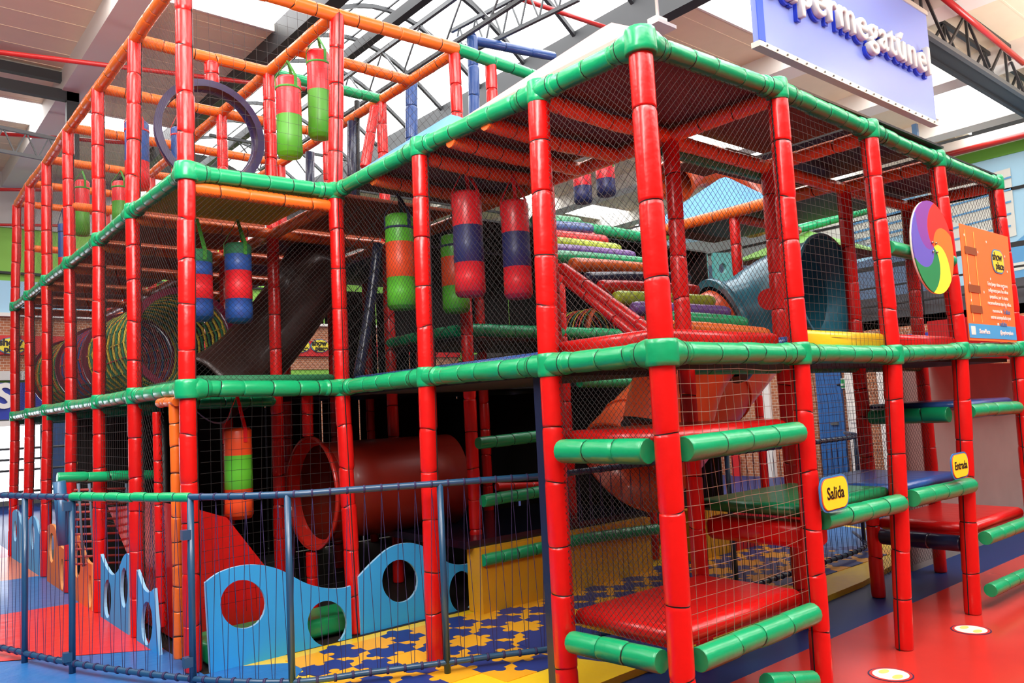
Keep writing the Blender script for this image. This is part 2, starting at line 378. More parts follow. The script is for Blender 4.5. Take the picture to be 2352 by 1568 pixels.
# ------------------------------------------------------------------ nets
NETT = mat('net_cord_tan', '8a7866', .8)
def net(a, b, c, d, cell=.055, dia=True, bulge=.03, m=NET, rad=.0015, jit=.006, sub=5):
    mb = MB(); netting(mb, a, b, c, d, cell, dia, rad, bulge, sub, jit)
    return mb.build('net_panel', m, FRAME)
def netN(a, b, l0, l1, **k):
    z = V3((0, 0, .05)); net(N(a, l0)+z, N(b, l0)+z, N(b, l1)-z, N(a, l1)-z, **k)
for a, b in zip(RUN[:-1], RUN[1:]):
    if a+b in ('HI',): net(N('H', 'mid')+V3((0, 0, 1.0)), N('I', 'mid')+V3((0, 0, 1.0)), N('I', 'top'), N('H', 'top'), cell=.05); continue
    netN(a, b, 'mid', 'top', cell={'A': .032, 'B': .033, 'C': .033, 'D': .033, 'E': .034, 'F': .05, 'G': .05}.get(a, .036), dia=a not in 'FG', bulge=.02, sub=4 if a in 'EFG' else 2, rad=.0012, jit=.006 if a in 'EFG' else .002, m=NETB if a in 'ABCL' or a[0] == 'L' else NET)
for a, b in zip(LEFTS[:-1], LEFTS[1:]): netN(a, b, 'top', 'ora', cell=.045, sub=2, jit=0, rad=.0007)
netN('A', 'B', 'top', 'ora', cell=.085, dia=False, bulge=.05, rad=.0012)
net((0, 3.2, 3.45), (1.2, 3.2, 3.45), (1.2, 3.2, 4.8), (0, 3.2, 4.8), cell=.07)
net((-1.18, 4.4, 3.45), (0, 4.4, 3.45), (0, 4.4, 4.8), (-1.18, 4.4, 4.8), cell=.08, rad=.001)
for a, b in (('L6', 'L5'), ('L5', 'L4'), ('L4', 'L3'), ('L3', 'L2'), ('L2', 'L1')):
    z = V3((0, 0, .75)); net(N(a, 'base')+z, N(b, 'base')+z, N(b, 'mid'), N(a, 'mid'), cell=.07, dia=False, sub=2, bulge=.04)
net((-1.1, 3.16, .3), (-.05, 3.16, .3), (-.05, 3.16, 1.8), (-1.1, 3.16, 1.8), cell=.075, dia=False, bulge=-.05, m=NETB)
net((-1.16, 4.35, 0), (-1.16, 3.75, 0), (-1.16, 3.75, 1.8), (-1.16, 4.35, 1.8), cell=.05, m=NETB)
net((0, .78, .45), (0, 0, .45), (0, 0, 1.32), (0, .78, 1.32), cell=.027, bulge=.0, m=NETB)
net((0, .78, 1.42), (0, 0, 1.42), (0, 0, 1.82), (0, .78, 1.82), cell=.027, bulge=.0, m=NETB)
net((0, 0, .45), (1.2, 0, .45), (1.2, 0, 1.32), (0, 0, 1.32), cell=.072, dia=False, bulge=.035, rad=.0015, m=NETT, jit=.014)
net((0, 0, 1.42), (1.2, 0, 1.42), (1.2, 0, 1.82), (0, 0, 1.82), cell=.072, dia=False, bulge=.035, rad=.0015, m=NETT, jit=.014)
net((1.2, 0, .95), (2.35, 0, .95), (2.35, 0, 1.82), (1.2, 0, 1.82), cell=.055, dia=False, bulge=.04, rad=.0013, jit=.012)
net((2.35, .72, .95), (3.5, .72, .95), (3.5, .72, 1.82), (2.35, .72, 1.82), cell=.055, dia=False, bulge=.04, rad=.0013, jit=.012)
net((3.5, .75, .1), (4.7, .75, .1), (4.7, .75, 1.82), (3.5, .75, 1.82), cell=.04, rad=.0013, bulge=.0)
net((3.5, .72, 1.9), (4.7, .72, 1.9), (4.7, .72, 3.3), (3.5, .72, 3.3), cell=.045, rad=.0013)
net((1.2, .78, 1.95), (1.2, 3.12, 1.95), (1.2, 3.12, 3.3), (1.2, .78, 3.3), cell=.07, m=NETB, bulge=0, jit=0)
net((0, 3.12, 1.95), (1.2, 3.12, 1.95), (1.2, 3.12, 3.3), (0, 3.12, 3.3), cell=.1, m=NETB, rad=.004, bulge=0, jit=0)
net((1.2, 3.2, 2.4), (3.5, 3.2, 2.4), (3.5, 3.2, 3.4), (1.2, 3.2, 3.4), cell=.06, m=NETB, bulge=0, jit=0)

# ------------------------------------------------------------------ decks, roofs
def deck(name, lo, hi, m, label, cat='mat', r=.03):
    mb = MB(); pad_box(mb, lo, hi, r); return mb.build(name, m, None, label, cat)
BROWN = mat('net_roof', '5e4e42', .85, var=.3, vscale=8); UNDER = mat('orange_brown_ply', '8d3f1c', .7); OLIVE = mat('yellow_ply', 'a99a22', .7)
def sheet(name, lo, hi, m, label=None):
    o = box(name, lo, hi, m, parent=FRAME)
    if label: o['label'] = label
sheet('deck_board', (-1.12, 3.18, 3.37), (-.06, 4.34, 3.40), OLIVE, 'yellow deck board over the left corner bay')
for iv in range(4, 9): sheet('deck_board', (-1.12, GV[iv]+.05, 3.37), (-.05, GV[iv+1]-.05, 3.40), UNDER)
for iv in range(3, 8): sheet('deck_board', (.06, GV[iv]+.05, 3.37), (1.15, GV[iv+1]-.05, 3.40), UNDER)
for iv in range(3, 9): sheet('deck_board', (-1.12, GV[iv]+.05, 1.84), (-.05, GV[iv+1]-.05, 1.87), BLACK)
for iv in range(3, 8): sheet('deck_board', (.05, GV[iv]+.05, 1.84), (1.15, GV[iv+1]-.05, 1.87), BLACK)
sheet('net_roof', (.02, .02, 3.43), (1.17, .76, 3.445), BROWN, 'brown net roof over the front corner bay')
sheet('net_roof', (1.22, -.04, 3.44), (2.33, .8, 3.455), BROWN); sheet('net_roof', (2.37, -.05, 3.44), (3.48, 1.3, 3.455), BLACK); sheet('net_roof', (3.52, -.02, 3.41), (4.7, 1.2, 3.425), BLACK); sheet('net_roof', (1.9, .82, 3.41), (2.35, 1.35, 3.42), BROWN)
sheet('net_roof', (.03, .8, 3.43), (1.17, 2.0, 3.44), BROWN); sheet('net_roof', (.03, 2.02, 3.43), (1.17, 3.1, 3.44), BROWN)
sheet('net_roof', (3.55, .9, 3.40), (4.7, 2.7, 3.42), BLACK)
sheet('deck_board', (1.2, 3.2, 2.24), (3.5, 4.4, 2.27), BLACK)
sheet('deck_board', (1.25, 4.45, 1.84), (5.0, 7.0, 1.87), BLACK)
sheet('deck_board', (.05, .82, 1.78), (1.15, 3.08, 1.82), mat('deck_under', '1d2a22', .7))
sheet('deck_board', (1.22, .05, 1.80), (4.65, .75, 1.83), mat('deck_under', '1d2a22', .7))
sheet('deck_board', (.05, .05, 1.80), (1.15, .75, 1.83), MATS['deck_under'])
GNET = mat('green_carpet', '1f6b45', .7)
deck('deck_mat', (-1.12, 3.17, 1.88), (-.06, 4.3, 1.95), GNET, 'dark green deck mat on the middle tier beside the left corner post')
deck('deck_mat', (.04, .82, 1.84), (1.14, 3.06, 1.925), BLUEV, 'long blue deck mat on the middle tier under the hanging bags')
deck('deck_mat', (.04, .04, 1.85), (1.1, .76, 1.965), RED, 'red deck mat on the middle tier right at the front corner post')
deck('deck_mat', (1.22, .04, 1.85), (2.3, .5, 1.95), BLUEV, 'blue deck mat lying left of the teal tube mouth')
deck('deck_mat', (1.12, .0, 1.85), (1.2, .4, 1.955), YEL, 'short yellow pad edge beside the blue mat') if False else None
deck('deck_mat', (1.30, -.02, 1.86), (2.28, .04, 1.985), YEL, 'yellow padded strip on the green rail below the teal tube mouth')
deck('deck_mat', (2.42, -.03, 1.88), (3.40, .6, 1.985), RED, 'red deck mat on the middle tier below the colour wheel')
# stepped platforms
deck('step_pad', (.05, .05, .42), (1.14, .74, .53), RED, 'low red padded step at the front corner, a little above the floor', 'step', .045)
deck('step_pad', (.05, .05, 1.38), (1.14, .74, 1.475), RED, 'high red padded step at the front corner just under the middle tier', 'step', .045)
deck('step_pad', (1.25, .02, .72), (1.42, .74, .87), RED, 'thick red pad forming the side of the exit platform', 'step', .045)
deck('step_pad', (1.24, .05, .90), (2.29, .78, .98), vinyl('green_mat', '0c8a55'), 'green padded exit platform behind the Salida sign', 'step', .035)
deck('step_pad', (2.40, .05, .90), (3.42, .80, .98), BLUEV, 'blue padded platform behind the Entrada sign', 'step', .035)
deck('step_pad', (3.52, .04, .48), (4.64, .74, .58), RED, 'red padded entrance step at the far right above the floor rail', 'step', .045)
deck('step_pad', (3.52, .04, 1.43), (4.64, .74, 1.50), BLUEV, 'blue padded platform at the far right in front of the grey board', 'step', .035)

# solid dark panels deep inside, added to block light and darken the tiers
def blocker_row(u0, u1, v, z0, z1, lb=None):
    x = u0; mb = MB()
    while x < u1-.05:
        x2 = min(u1, x+random.uniform(.45, .6)); mb.box((x, v, z0), (x2-.025, v+.02, z1)); x = x2
    mb.build('mesh_curtain', mat('black_mesh', '171312', .9), FRAME, lb)
blocker_row(-1.05, 1.25, 7.1, .0, 1.845); blocker_row(1.3, 5.0, 7.02, .0, 1.86); blocker_row(2.05, 3.6, 7.05, 1.9, 3.3); blocker_row(1.3, 2.0, 7.05, 2.85, 3.3); blocker_row(.1, 1.1, 8.2, 1.9, 3.3)
blocker_row(1.3, 3.4, 4.46, 2.35, 3.36)
sheet('net_roof', (1.3, 3.3, 3.38), (5.0, 7.0, 3.40), BLACK); blocker_row(3.75, 5.0, 3.6, 0, 1.8)  # black roof sheet added to keep light out of the rear tiers
sheet('mesh_curtain', (5.0, 3.3, 0), (5.02, 7.0, 3.38), MATS['black_mesh'])
sheet('mesh_curtain', (1.24, 7.1, 0), (1.26, 10.2, 1.8), MATS['black_mesh']); sheet('mesh_curtain', (3.6, 3.3, .6), (3.62, 7.0, 1.8), MATS['black_mesh'])
# pyramid roofs
def pyramid(c, hx, hy, z0, z1, m, label, top=.06, name='pyramid_roof'):
    mb = MB(); b = 0; x, y = c
    for zz, k in ((z0-.02, 1), (z0, 1), (z1, top)):
        for sx, sy in ((-1, -1), (1, -1), (1, 1), (-1, 1)): mb.v.append(V3((x+sx*hx*k, y+sy*hy*k, zz)))
    for i in range(2):
        for j in range(4): mb.face((i*4+j, i*4+(j+1) % 4, (i+1)*4+(j+1) % 4, (i+1)*4+j), 0)
    mb.face((8, 9, 10, 11)); mb.face((3, 2, 1, 0), 1)
    return mb.build(name, [m, BROWN], None, label, 'roof')
pyramid((.62, .73), .64, .73, 3.445, 3.93, mat('pink_roof', 'c29a90', .5, .0), 'pale pink pyramid roof on top of the front bays')
pyramid((.62, 2.42), .64, .68, 3.445, 3.90, mat('blue_roof', '2f86c0', .5, .0), 'light blue pyramid roof between the front bays and the tall left tower')
pyramid((4.1, 2.35), .62, .62, 3.43, 3.92, MATS['blue_roof'], 'light blue pyramid roof on the rear module seen through the nets')
pyramid((5.6, 2.3), .62, .62, 3.2, 3.5, mat('green_roof', '5d9436', .5), 'green roof on the rear module right of the blue pyramid')

# ------------------------------------------------------------------ wave boards with round holes
def plate_px(name, px, holes, off, m, label, **pl):
    pts = [at(x, y, **pl) for x, y in px]
    # smooth the upper outline with Catmull-Rom, keep the two lower corners sharp
    up = pts[:-2]; sm = []
    for i in range(len(up)-1):
        p0 = up[max(i-1, 0)]; p1 = up[i]; p2 = up[i+1]; p3 = up[min(i+2, len(up)-1)]
        for k in range(6):
            t = k/6; sm.append(.5*((2*p1)+(p2-p0)*t+(2*p0-5*p1+4*p2-p3)*t*t+(3*p1-p0-3*p2+p3)*t**3))
    sm.append(up[-1]); sm += pts[-2:]
    hs = []
    for cx, cy, rx, ry in holes: hs.append([at(cx+rx*cos(a*2*pi/28), cy+ry*sin(a*2*pi/28), **pl) for a in range(28)])
    mb = MB(); mb.poly(sm, hs, off, 0, 1)
    return mb.build(name, [m, mat('board_edge_'+m.name, '8fc4e6' if 'blue' in m.name else 'f0a060', .4)], None, label, 'panel', recalc=True)
plate_px('wave_board', [(468, 1337), (500, 1314), (545, 1299), (590, 1296), (640, 1307), (700, 1338), (750, 1350), (785, 1349), (802, 1344), (805, 1486), (480, 1545)], [(555, 1386, 52, 56), (748, 1430, 45, 52)], (0, -.025, 0), BLUEP, 'large blue wave board with two round holes right of the left corner post', v=3.02)
plate_px('wave_board', [(820, 1324), (850, 1292), (890, 1258), (930, 1246), (965, 1252), (995, 1272), (1030, 1292), (1065, 1295), (1104, 1282), (1112, 1415), (826, 1480)], [(915, 1333, 41, 49), (1057, 1357, 29, 47)], (0, -.025, 0), BLUEP, 'blue wave board with two holes beside the yellow foam wall', v=3.05)
def c3(pts): return [(x/2.94, 1035+y/2.94) for x, y in pts]
def h3(hs): return [(x/2.94, 1035+y/2.94, a/2.94, b/2.94) for x, y, a, b in hs]
B6 = dict(off=(-.025, 0, 0), u=-1.2)
plate_px('wave_board', c3([(946, 800), (965, 850), (985, 910), (1010, 945), (1035, 950), (1062, 925), (1100, 1395), (944, 1330)]), h3([(1015, 1160, 38, 148)]), m=BLUEP, label='blue wave board with one tall hole beside the orange doorway', **B6)
plate_px('wave_board', c3([(700, 695), (735, 780), (780, 835), (820, 800), (850, 720), (875, 690), (893, 700), (890, 1300), (700, 1165)]), h3([(747, 995, 25, 130), (860, 920, 25, 135)]), m=BLUEP, label='blue wave board with two holes, left neighbour of the one by the doorway', **B6)
plate_px('wave_board', c3([(510, 570), (535, 555), (560, 590), (585, 690), (612, 745), (640, 765), (642, 1130), (515, 1045)]), h3([(541, 738, 22, 115), (628, 945, 12, 110)]), m=ORGP, label='orange wave board next to the blue one with two holes', **B6)
plate_px('wave_board', c3([(338, 505), (365, 492), (392, 525), (412, 610), (435, 650), (458, 665), (455, 1000), (333, 925)]), h3([(366, 652, 18, 100), (438, 830, 12, 105)]), m=ORGP, label='orange wave board further left, behind the fence post', **B6)
plate_px('wave_board', c3([(208, 465), (233, 438), (258, 465), (274, 535), (293, 585), (285, 880), (207, 835)]), h3([(236, 575, 13, 88)]), m=BLUEP, label='narrow blue wave board with one hole left of the orange boards', **B6)
plate_px('wave_board', c3([(97, 415), (118, 395), (138, 425), (150, 470), (160, 500), (150, 795), (93, 750)]), h3([(118, 540, 11, 70)]), m=BLUEP, label='leftmost blue wave board at the far end of the frame', **B6)
# yellow foam wall
mb = MB(); a, b, c, d = at(1104, 1298, v=2.78), at(1268, 1262, v=2.78), at(1268, 1374, v=2.78), at(1110, 1413, v=2.78)
mb.box((.97, 2.76, ZF), (3.05, 2.95, .50)); mb.build('foam_wall', vinyl('yellow_foam', 'dfa31a', .5), None, 'low yellow foam wall behind the puzzle floor', 'foam block')
mb = MB(); mb.box((3.6, 2.7, ZF), (4.3, 2.85, .5)); mb.build('foam_wall', MATS['yellow_foam'], None, 'yellow foam block seen under the red step far inside', 'foam block')
mb = MB(); mb.box((4.34, 2.7, ZF), (5.6, 2.85, .55)); mb.build('foam_wall', RED, None, 'red foam block right of the yellow one deep inside', 'foam block')
# dark trampoline deck above the foam wall
mb = MB(); mb.box((.9, 2.85, .50), (3.1, 4.3, .56)); mb.build('trampoline_mat', mat('trampoline', '0c1020', .25, .3), None, 'dark shiny mat on top of the yellow foam wall', 'mat')

# ------------------------------------------------------------------ floor
RF = mat('red_floor', 'c8352c', .22, .3, .15, 3, var=.08, bdist=.004); BF = mat('blue_floor', '0a2c66', .5, .1, spec=.3); YF = vinyl('yellow_mat', 'f0ca22', .4); PB = mat('puzzle_blue', '20347c', .5); PO = mat('puzzle_orange', 'e8a51c', .5)
RM = vinyl('red_mat', 'dd2f2b', .35); BM = vinyl('blue_mat', '2c6cae', .35); OM = vinyl('orange_mat', 'e07a4a', .35)
def ground(name, pts, z, m, th=.05, kind='structure', **k):
    mb = MB(); mb.poly([V3((x, y, z)) for x, y in pts], [], (0, 0, -th)); return mb.build(name, m, kind=kind, recalc=True, **k)
ground('floor', [(-9, -9), (20, -9), (20, .5), (-9, .5)], ZR, RF)
ground('floor', [(-9, .5), (20, .5), (20, 20), (-9, 20)], ZR-.0001, BF)
plat = [(-2.9, 2.3), (-1.4, 1.35), (-.2, .95), (.62, .98), (1.6, 1.0), (3.0, 1.01), (3.76, 1.04), (4.57, 1.15), (5.6, 1.5), (6.4, 2.2), (6.8, 3.5), (6.8, 8), (-.2, 8), (-.2, 3.0), (-1.1, 3.0)]
ground('floor', plat, ZF-.004, YF, .05)
ground('floor', [at(x, y, z=ZF)[:2] for x, y in ((1187, 1478), (1235, 1498), (1480, 1530), (1590, 1490), (1400, 1430), (1262, 1447))], ZF+.006, PB, .02)
# puzzle tiles
C = .245; U0, W0 = -.9, 1.15; NX, NY = 26, 8
def inpuz(x, y): return x > -.75+.0*y and y < 2.78 and y > 1.42+.10*max(0, 1.0-x)**1.5 and x < 5.2 and not (x < -.1 and y > 2.98)
pb = [MB(), MB()]
def tile_edge(p, q, sgn):
    d = (q-p); n = V3((d.y, -d.x)).to_2d() if False else V3((d.y, -d.x, 0)); n.normalize(); L = d.length; out = [p]
    c = p+d*.5
    for a in (200, 160, 120, 90, 60, 20, -20):
        r = .038; ang = radians(a); out.append(c+d.normalized()*(-cos(ang)*r*1 if False else cos(ang)*r)*1+n*sgn*(.034+sin(ang)*r) )
    return out
for i in range(NX):
    for j in range(NY):
        x = U0+i*C; y = W0+j*C
        if not inpuz(x+C/2, y+C/2): continue
        col = (i+j) % 2
        cs = [V3((x, y, 0)), V3((x+C, y, 0)), V3((x+C, y+C, 0)), V3((x, y+C, 0))]
        b_ = pb[col]
        if col == 0:      # blue tiles carry knobs on two sides; drawn a hair above the orange ones
            pts = []
            for k in range(4):
                p, q = cs[k], cs[(k+1) % 4]
                if (k+i) % 2 == 0: pts += tile_edge(p, q, 1)
                else: pts += tile_edge(p, q, -1) if False else [p]
            b_.poly([p+V3((0, 0, ZF+.0025)) for p in pts], [], (0, 0, -.01))
        else: b_.poly([p+V3((0, 0, ZF+.001)) for p in cs], [], (0, 0, -.01))
        if col == 1:
            # orange knobs reaching into the blue neighbours
            for k in range(4):
                if (k+i) % 2 == (0 if k % 2 else 1):
                    p, q = cs[k], cs[(k+1) % 4]; n = V3(((q-p).y, -(q-p).x, 0)).normalized(); c = (p+q)/2+n*.022
                    nb = c+n*.1
                    if inpuz(nb.x, nb.y): b_.poly([c+V3((.034*cos(a*pi/5), .034*sin(a*pi/5), ZF+.004)) for a in range(10)], [], (0, 0, -.003))
pb[0].build('floor', PB, kind='structure', recalc=True); pb[1].build('floor', PO, kind='structure', recalc=True)
# left mats, radial strips on the raised floor
def strip(v0, v1, k0, k1, m, w=(-1.15, -5.2), z=ZF):
    a, b = w; return ground('floor', [(a, v0), (a, v1), (b, v1+(a-b)*k1), (b, v0+(a-b)*k0)], z, m, .04)
ground('floor', [(-.55, 2.72), (-.9, 2.98), (-1.15, 3.85), (-5.2, 6.6), (-5.2, 3.2), (-2.6, 2.1), (-1.5, 1.6)], ZF-.001, BM, .04)
strip(3.85, 6.2, .7, .1, RM); strip(6.2, 8.2, .1, .12, BM); strip(8.2, 10.2, .12, .1, OM); strip(10.2, 13, .1, .1, RM)
ground('floor', [(-1.15, 3.0), (3.3, 2.96), (3.3, 8), (1.3, 8), (1.3, 10.4), (-1.15, 10.4)], ZF-.0005, mat('inner_floor', '1b1512', .6), .04)  # dark sheet over the yellow floor, its colour stands in for interior shade
# floor mats at the right rear
ground('floor', [(4.6, 1.6), (6.2, 1.9), (6.6, 3.3), (4.9, 2.9)], ZF+.002, BM, .03); ground('floor', [(5.1, 2.95), (6.7, 3.35), (6.7, 5.5), (4.5, 5.5)], ZF+.003, YF, .03)
mb = MB(); p = at(2007, 1200, z=.08); mb.ellipsoid(p, (.075, .075, .075)); mb.build('play_ball', mat('pink_ball', 'e8457e', .3), None, 'small pink play ball on the yellow mat at the back right', 'ball')
# floor stickers
for (x, y, lab) in ((2230, 1446, 'round white floor sticker on the red floor, nearer the entrance step'), (2046, 1549, 'round white floor sticker on the red floor at the bottom edge of the picture')):
    c = at(x, y, z=ZR); r = .125; e = empty('floor_sticker', c, lab, 'sticker', None)
    def disc(nm, r, z, m, lb=None, rx=1, o=(0, 0)):
        mb = MB(); mb.poly([c+V3((o[0]+r*rx*cos(a*2*pi/40), o[1]+r*sin(a*2*pi/40), z)) for a in range(40)], [], (0, 0, -.0008)); mb.build(nm, m, e, lb, recalc=True)
    disc('border', r, .0015, mat('sticker_navy', '2a2746', .4)); disc('ring', r*.93, .0025, mat('sticker_red', 'c8322e', .4)); disc('disc', r*.8, .0035, mat('sticker_white', 'efe8d4', .4))
    for k in (-1, 1):
        disc('footprint', r*.2, .0045, mat('sticker_yellow', 'd9d070', .4), None, 1.7, (.02*k, .05*k))

# ------------------------------------------------------------------ fence with laced cords
FN = mat('fence_blue', '20496a', .35, .2); CORD = mat('fence_cord', '2b2450', .7)
F = empty('rope_fence', (0, 1.7, ZF), 'curved blue steel fence laced with dark purple cords, in front of the climbing frame', 'fence')
zt = 1.16
tops = [at(x, y, z=zt) for x, y in ((-160, 1134), (0, 1137), (165, 1141), (437, 1141), (660, 1135), (830, 1123), (1010, 1110), (1130, 1101), (1252, 1092), (1380, 1077), (1500, 1062))]
tops += [V3((1.9, 1.45, zt)), V3((2.9, 1.5, zt)), V3((4.0, 1.52, zt)), V3((4.95, 1.6, zt)), V3((5.7, 2.1, zt))]
def crom(P, k=8):
    o = []
    for i in range(len(P)-1):
        p0 = P[max(i-1, 0)]; p1 = P[i]; p2 = P[i+1]; p3 = P[min(i+2, len(P)-1)]
        for j in range(k):
            t = j/k; o.append(.5*((2*p1)+(p2-p0)*t+(2*p0-5*p1+4*p2-p3)*t*t+(3*p1-p0-3*p2+p3)*t**3))
    return o+[P[-1]]
T = crom(tops); zb = .055
Bm = [V3((p.x, p.y, zb)) for p in T]
mb = MB(); mb.sweep(T, .021, 12); mb.build('top_rail', FN, F)
mb = MB(); mb.sweep(Bm, .019, 12); mb.build('bottom_rail', FN, F)
cum = [0]
for a, b in zip(T[:-1], T[1:]): cum.append(cum[-1]+(b-a).length)
def onT(s, L=T):
    s = max(0, min(cum[-1]-1e-4, s))
    for i in range(len(cum)-1):
        if cum[i+1] >= s: return L[i].lerp(L[i+1], (s-cum[i])/(cum[i+1]-cum[i]))
def sof(x):                # arc length where the fence passes photo column x
    best = min(range(len(T)), key=lambda i: abs((1176+FPX*((T[i]-CAM).dot(RGT)/(T[i]-CAM).dot(FWD)))-x)); return cum[best]
PX = [52, 165, 437, 660, 1018]
posts = [sof(x) for x in PX]+[cum[-1]-3.3, cum[-1]-1.9, cum[-1]-.6]
for s in posts:
    p = onT(s); mb = MB(); mb.sweep([V3((p.x, p.y, ZF-.04)), V3((p.x, p.y, zt))], .021, 12); mb.box((p.x-.05, p.y-.05, ZF-.045), (p.x+.05, p.y+.05, ZF+.012)) if False else None
    mb.build('post', FN, F)
s0, s1 = sof(167), sof(425); mb = MB(); k = 9
for i in range(k):
    padded(mb, onT(s0+(s1-s0)*i/k), onT(s0+(s1-s0)*(i+1)/k), .030, seg=.5, n=12)
mb.build('rail_padding', [GREEN, SEAM], F, 'green padded sleeve on the gate top rail')
s = .05; cords = 0
while s < cum[-1]-.1 and cords < 98:
    a = onT(s, T); b1 = onT(s-.045, Bm); b2 = onT(s+.045, Bm); mb = MB(); d = (onT(s+.01)-a).normalized()
    mb.sweep([b1, a+V3((0, 0, -.03))], .0021, 4, 0, False); mb.sweep([b2, a+V3((0, 0, -.03))], .0021, 4, 0, False)
    mb.sweep([a-d*.006, a+d*.006], .0245, 10, 0); mb.sweep([onT(s, Bm)-d*.008, onT(s, Bm)+d*.008], .024, 10, 0)
    mb.build('cord', CORD, F); cords += 1
    s += .105
for x, z in ((437, .93), (437, .16), (165, .1), (165, 1.1)):
    p = onT(sof(x)); mb = MB(); mb.box((p.x-.055, p.y-.02, z-.03), (p.x+.0, p.y+.03, z+.03)); mb.build('hinge', FN, F)

# ------------------------------------------------------------------ punching bags
def bag(px, py0, py1, wpx, cols, label, strap=None, u=None, v=None, straplen=.2, tilt=0, hband=True, group='hanging padded punching bags'):
    pl = dict(u=u) if u is not None else dict(v=v)
    a = at(px, py0, **pl); b = at(px, py1, **pl); depth = (a-CAM).dot(FWD); r = wpx/2*depth/FPX
    top = V3(((a.x+b.x)/2, (a.y+b.y)/2, a.z)); h = a.z-b.z; c = V3((top.x, top.y, b.z))
    e = empty('punching_bag', c, label, 'punching bag', group)
    n = 24; nb = len(cols); mats = []; mb = MB(); rings = []; ms = []
    prof = [(0, .82), (.012, .93), (.03, 1)]
    fr = [x for x, _ in cols]; tot = sum(fr); z = 0; zs = [0]
    for f in fr: z += f/tot; zs.append(z)
    pts = []; rr = []; mi = []
    pts.append(c); rr.append(r*.55); mi.append(nb-1)
    pts.append(c+V3((0, 0, .006))); rr.append(r*.86); mi.append(nb-1)
    pts.append(c+V3((0, 0, .03*1))); rr.append(r*.98); mi.append(nb-1)
    for i in range(nb-1, -1, -1):       # from the bottom up
        zl = 1-zs[i+1]; zu = 1-zs[i]
        q0 = max(zl*h, .031+.0001); q1 = min(zu*h, h-.025)
        for t in (0, .5, .99): pts.append(c+V3((0, 0, q0+(q1-q0)*t))); rr.append(r*(1+.012*sin(t*9+i))); mi.append(i)
    pts.append(c+V3((0, 0, h-.02))); rr.append(r*.97); mi.append(0)
    pts.append(c+V3((0, 0, h-.003))); rr.append(r*.84); mi.append(0)
    pts.append(c+V3((0, 0, h))); rr.append(r*.5); mi.append(0)
    mb.sweep(pts, rr, n, mi); body = mb.build('bag_body', [m for _, m in cols], e)
    sm = strap or cols[0][1]; hook = c+V3((0, 0, h+straplen))
    for k in range(3):
        an = radians(40+120*k); p = c+V3((r*1.01*cos(an), r*1.01*sin(an), 0))
        mb = MB(); wv = V3((-sin(an), cos(an), 0))*.014*max(.7, r/.1); nv = V3((cos(an), sin(an), 0))*.0025
        P = [p+V3((0, 0, h*.84)), p+V3((0, 0, h*.99)), hook]; base = 0
        for q in P:
            ww = wv if q is not hook else wv*.8
            for s1, s2 in ((-1, -1), (1, -1), (1, 1), (-1, 1)): mb.v.append(q+ww*s1+nv*s2)
        for i in range(2):
            for j in range(4): mb.face((i*4+j, i*4+(j+1) % 4, i*4+4+(j+1) % 4, i*4+4+j))
        mb.face((0, 1, 2, 3)); mb.face((11, 10, 9, 8)); mb.build('strap', sm, e)
    if hband:
        mb = MB(); mb.sweep([c+V3((0, 0, h*.84)), c+V3((0, 0, h*.84+.018))], r*1.02, n); mb.build('band', sm, body)
    return e
bl = dict
NB = mat('bag_navy', '242a5c', .45, .1); RB = mat('bag_red', 'd8202a', .38, .15); GB = mat('bag_green', '55b32c', .42, .1); OB = mat('bag_orange', 'dc4a1c', .42, .1); BB = mat('bag_blue', '24509a', .42, .1)
GS = mat('green_strap', '3c8a2c', .6); NS = mat('navy_strap', '1d2b50', .6); OLG = mat('bag_lime', '4c962a', .45)
bag(1076, 440, 683, 70, [(1.05, RB), (1.1, NB), (1.0, RB)], 'red punching bag with a navy middle band, left one of the red pair', None, u=.5, straplen=.20, hband=False)
bag(1186, 460, 688, 65, [(1.05, RB), (1.1, NB), (1.0, RB)], 'red punching bag with a navy middle band, right one of the red pair', None, u=.75, straplen=.2, hband=False)
bag(920, 492, 713, 66, [(.9, GB), (1.1, OB), (1, GB)], 'green punching bag with an orange middle band and navy straps, in front', NS, u=.42, straplen=.18)
bag(1045, 540, 720, 62, [(.85, GB), (1.1, OB), (1, GB)], 'green and orange punching bag half hidden behind the left red bag', NS, u=.95, straplen=.2)
bag(455, 575, 738, 64, [(.6, GNET), (.6, BB), (1.1, RB), (1, BB)], 'blue and red punching bag half hidden behind the left corner post', GS, v=3.75, straplen=.25, hband=False)
bag(548, 560, 742, 60, [(.5, GNET), (.7, BB), (1.2, RB), (1, BB)], 'blue and red punching bag hanging in the shade right of the left corner post', GS, v=3.75, straplen=.2, hband=False)
bag(548, 982, 1192, 62, [(.9, OB), (1.1, GB), (1.0, OB)], 'orange punching bag with a green middle band on the ground floor', RB, v=3.6, straplen=.25, hband=False)
bag(664, 180, 362, 57, [(1, RB), (1.05, OLG)], 'red and green punching bag on the top tier, left one of the pair', GS, v=3.6, straplen=.15)
bag(733, 120, 318, 52, [(1, RB), (1.15, OLG)], 'red and green punching bag on the top tier, right one of the pair', GS, v=3.7, straplen=.15)
bag(315, 280, 435, 52, [(1.5, BB), (1, RB)], 'blue punching bag with red bottom behind a post on the top tier', RB, v=5.4, straplen=.15)
bag(409, 294, 420, 30, [(1.5, BB), (1, RB)], 'slim blue punching bag seen through the purple ring', RB, v=5.9, straplen=.15)
bag(189, 415, 542, 31, [(1, RB), (1.2, OLG)], 'red and green punching bag at the far left of the top tier', GS, v=7.5, straplen=.12)
bag(278, 418, 520, 38, [(1, RB), (1.2, OLG)], 'dark red punching bag on the top tier behind the left posts', GS, v=6.2, straplen=.12)
bag(143, 514, 640, 17, [(1.6, BB), (1, RB)], 'thin blue and red punching bag far left between the posts', NS, v=8.8, straplen=.2)
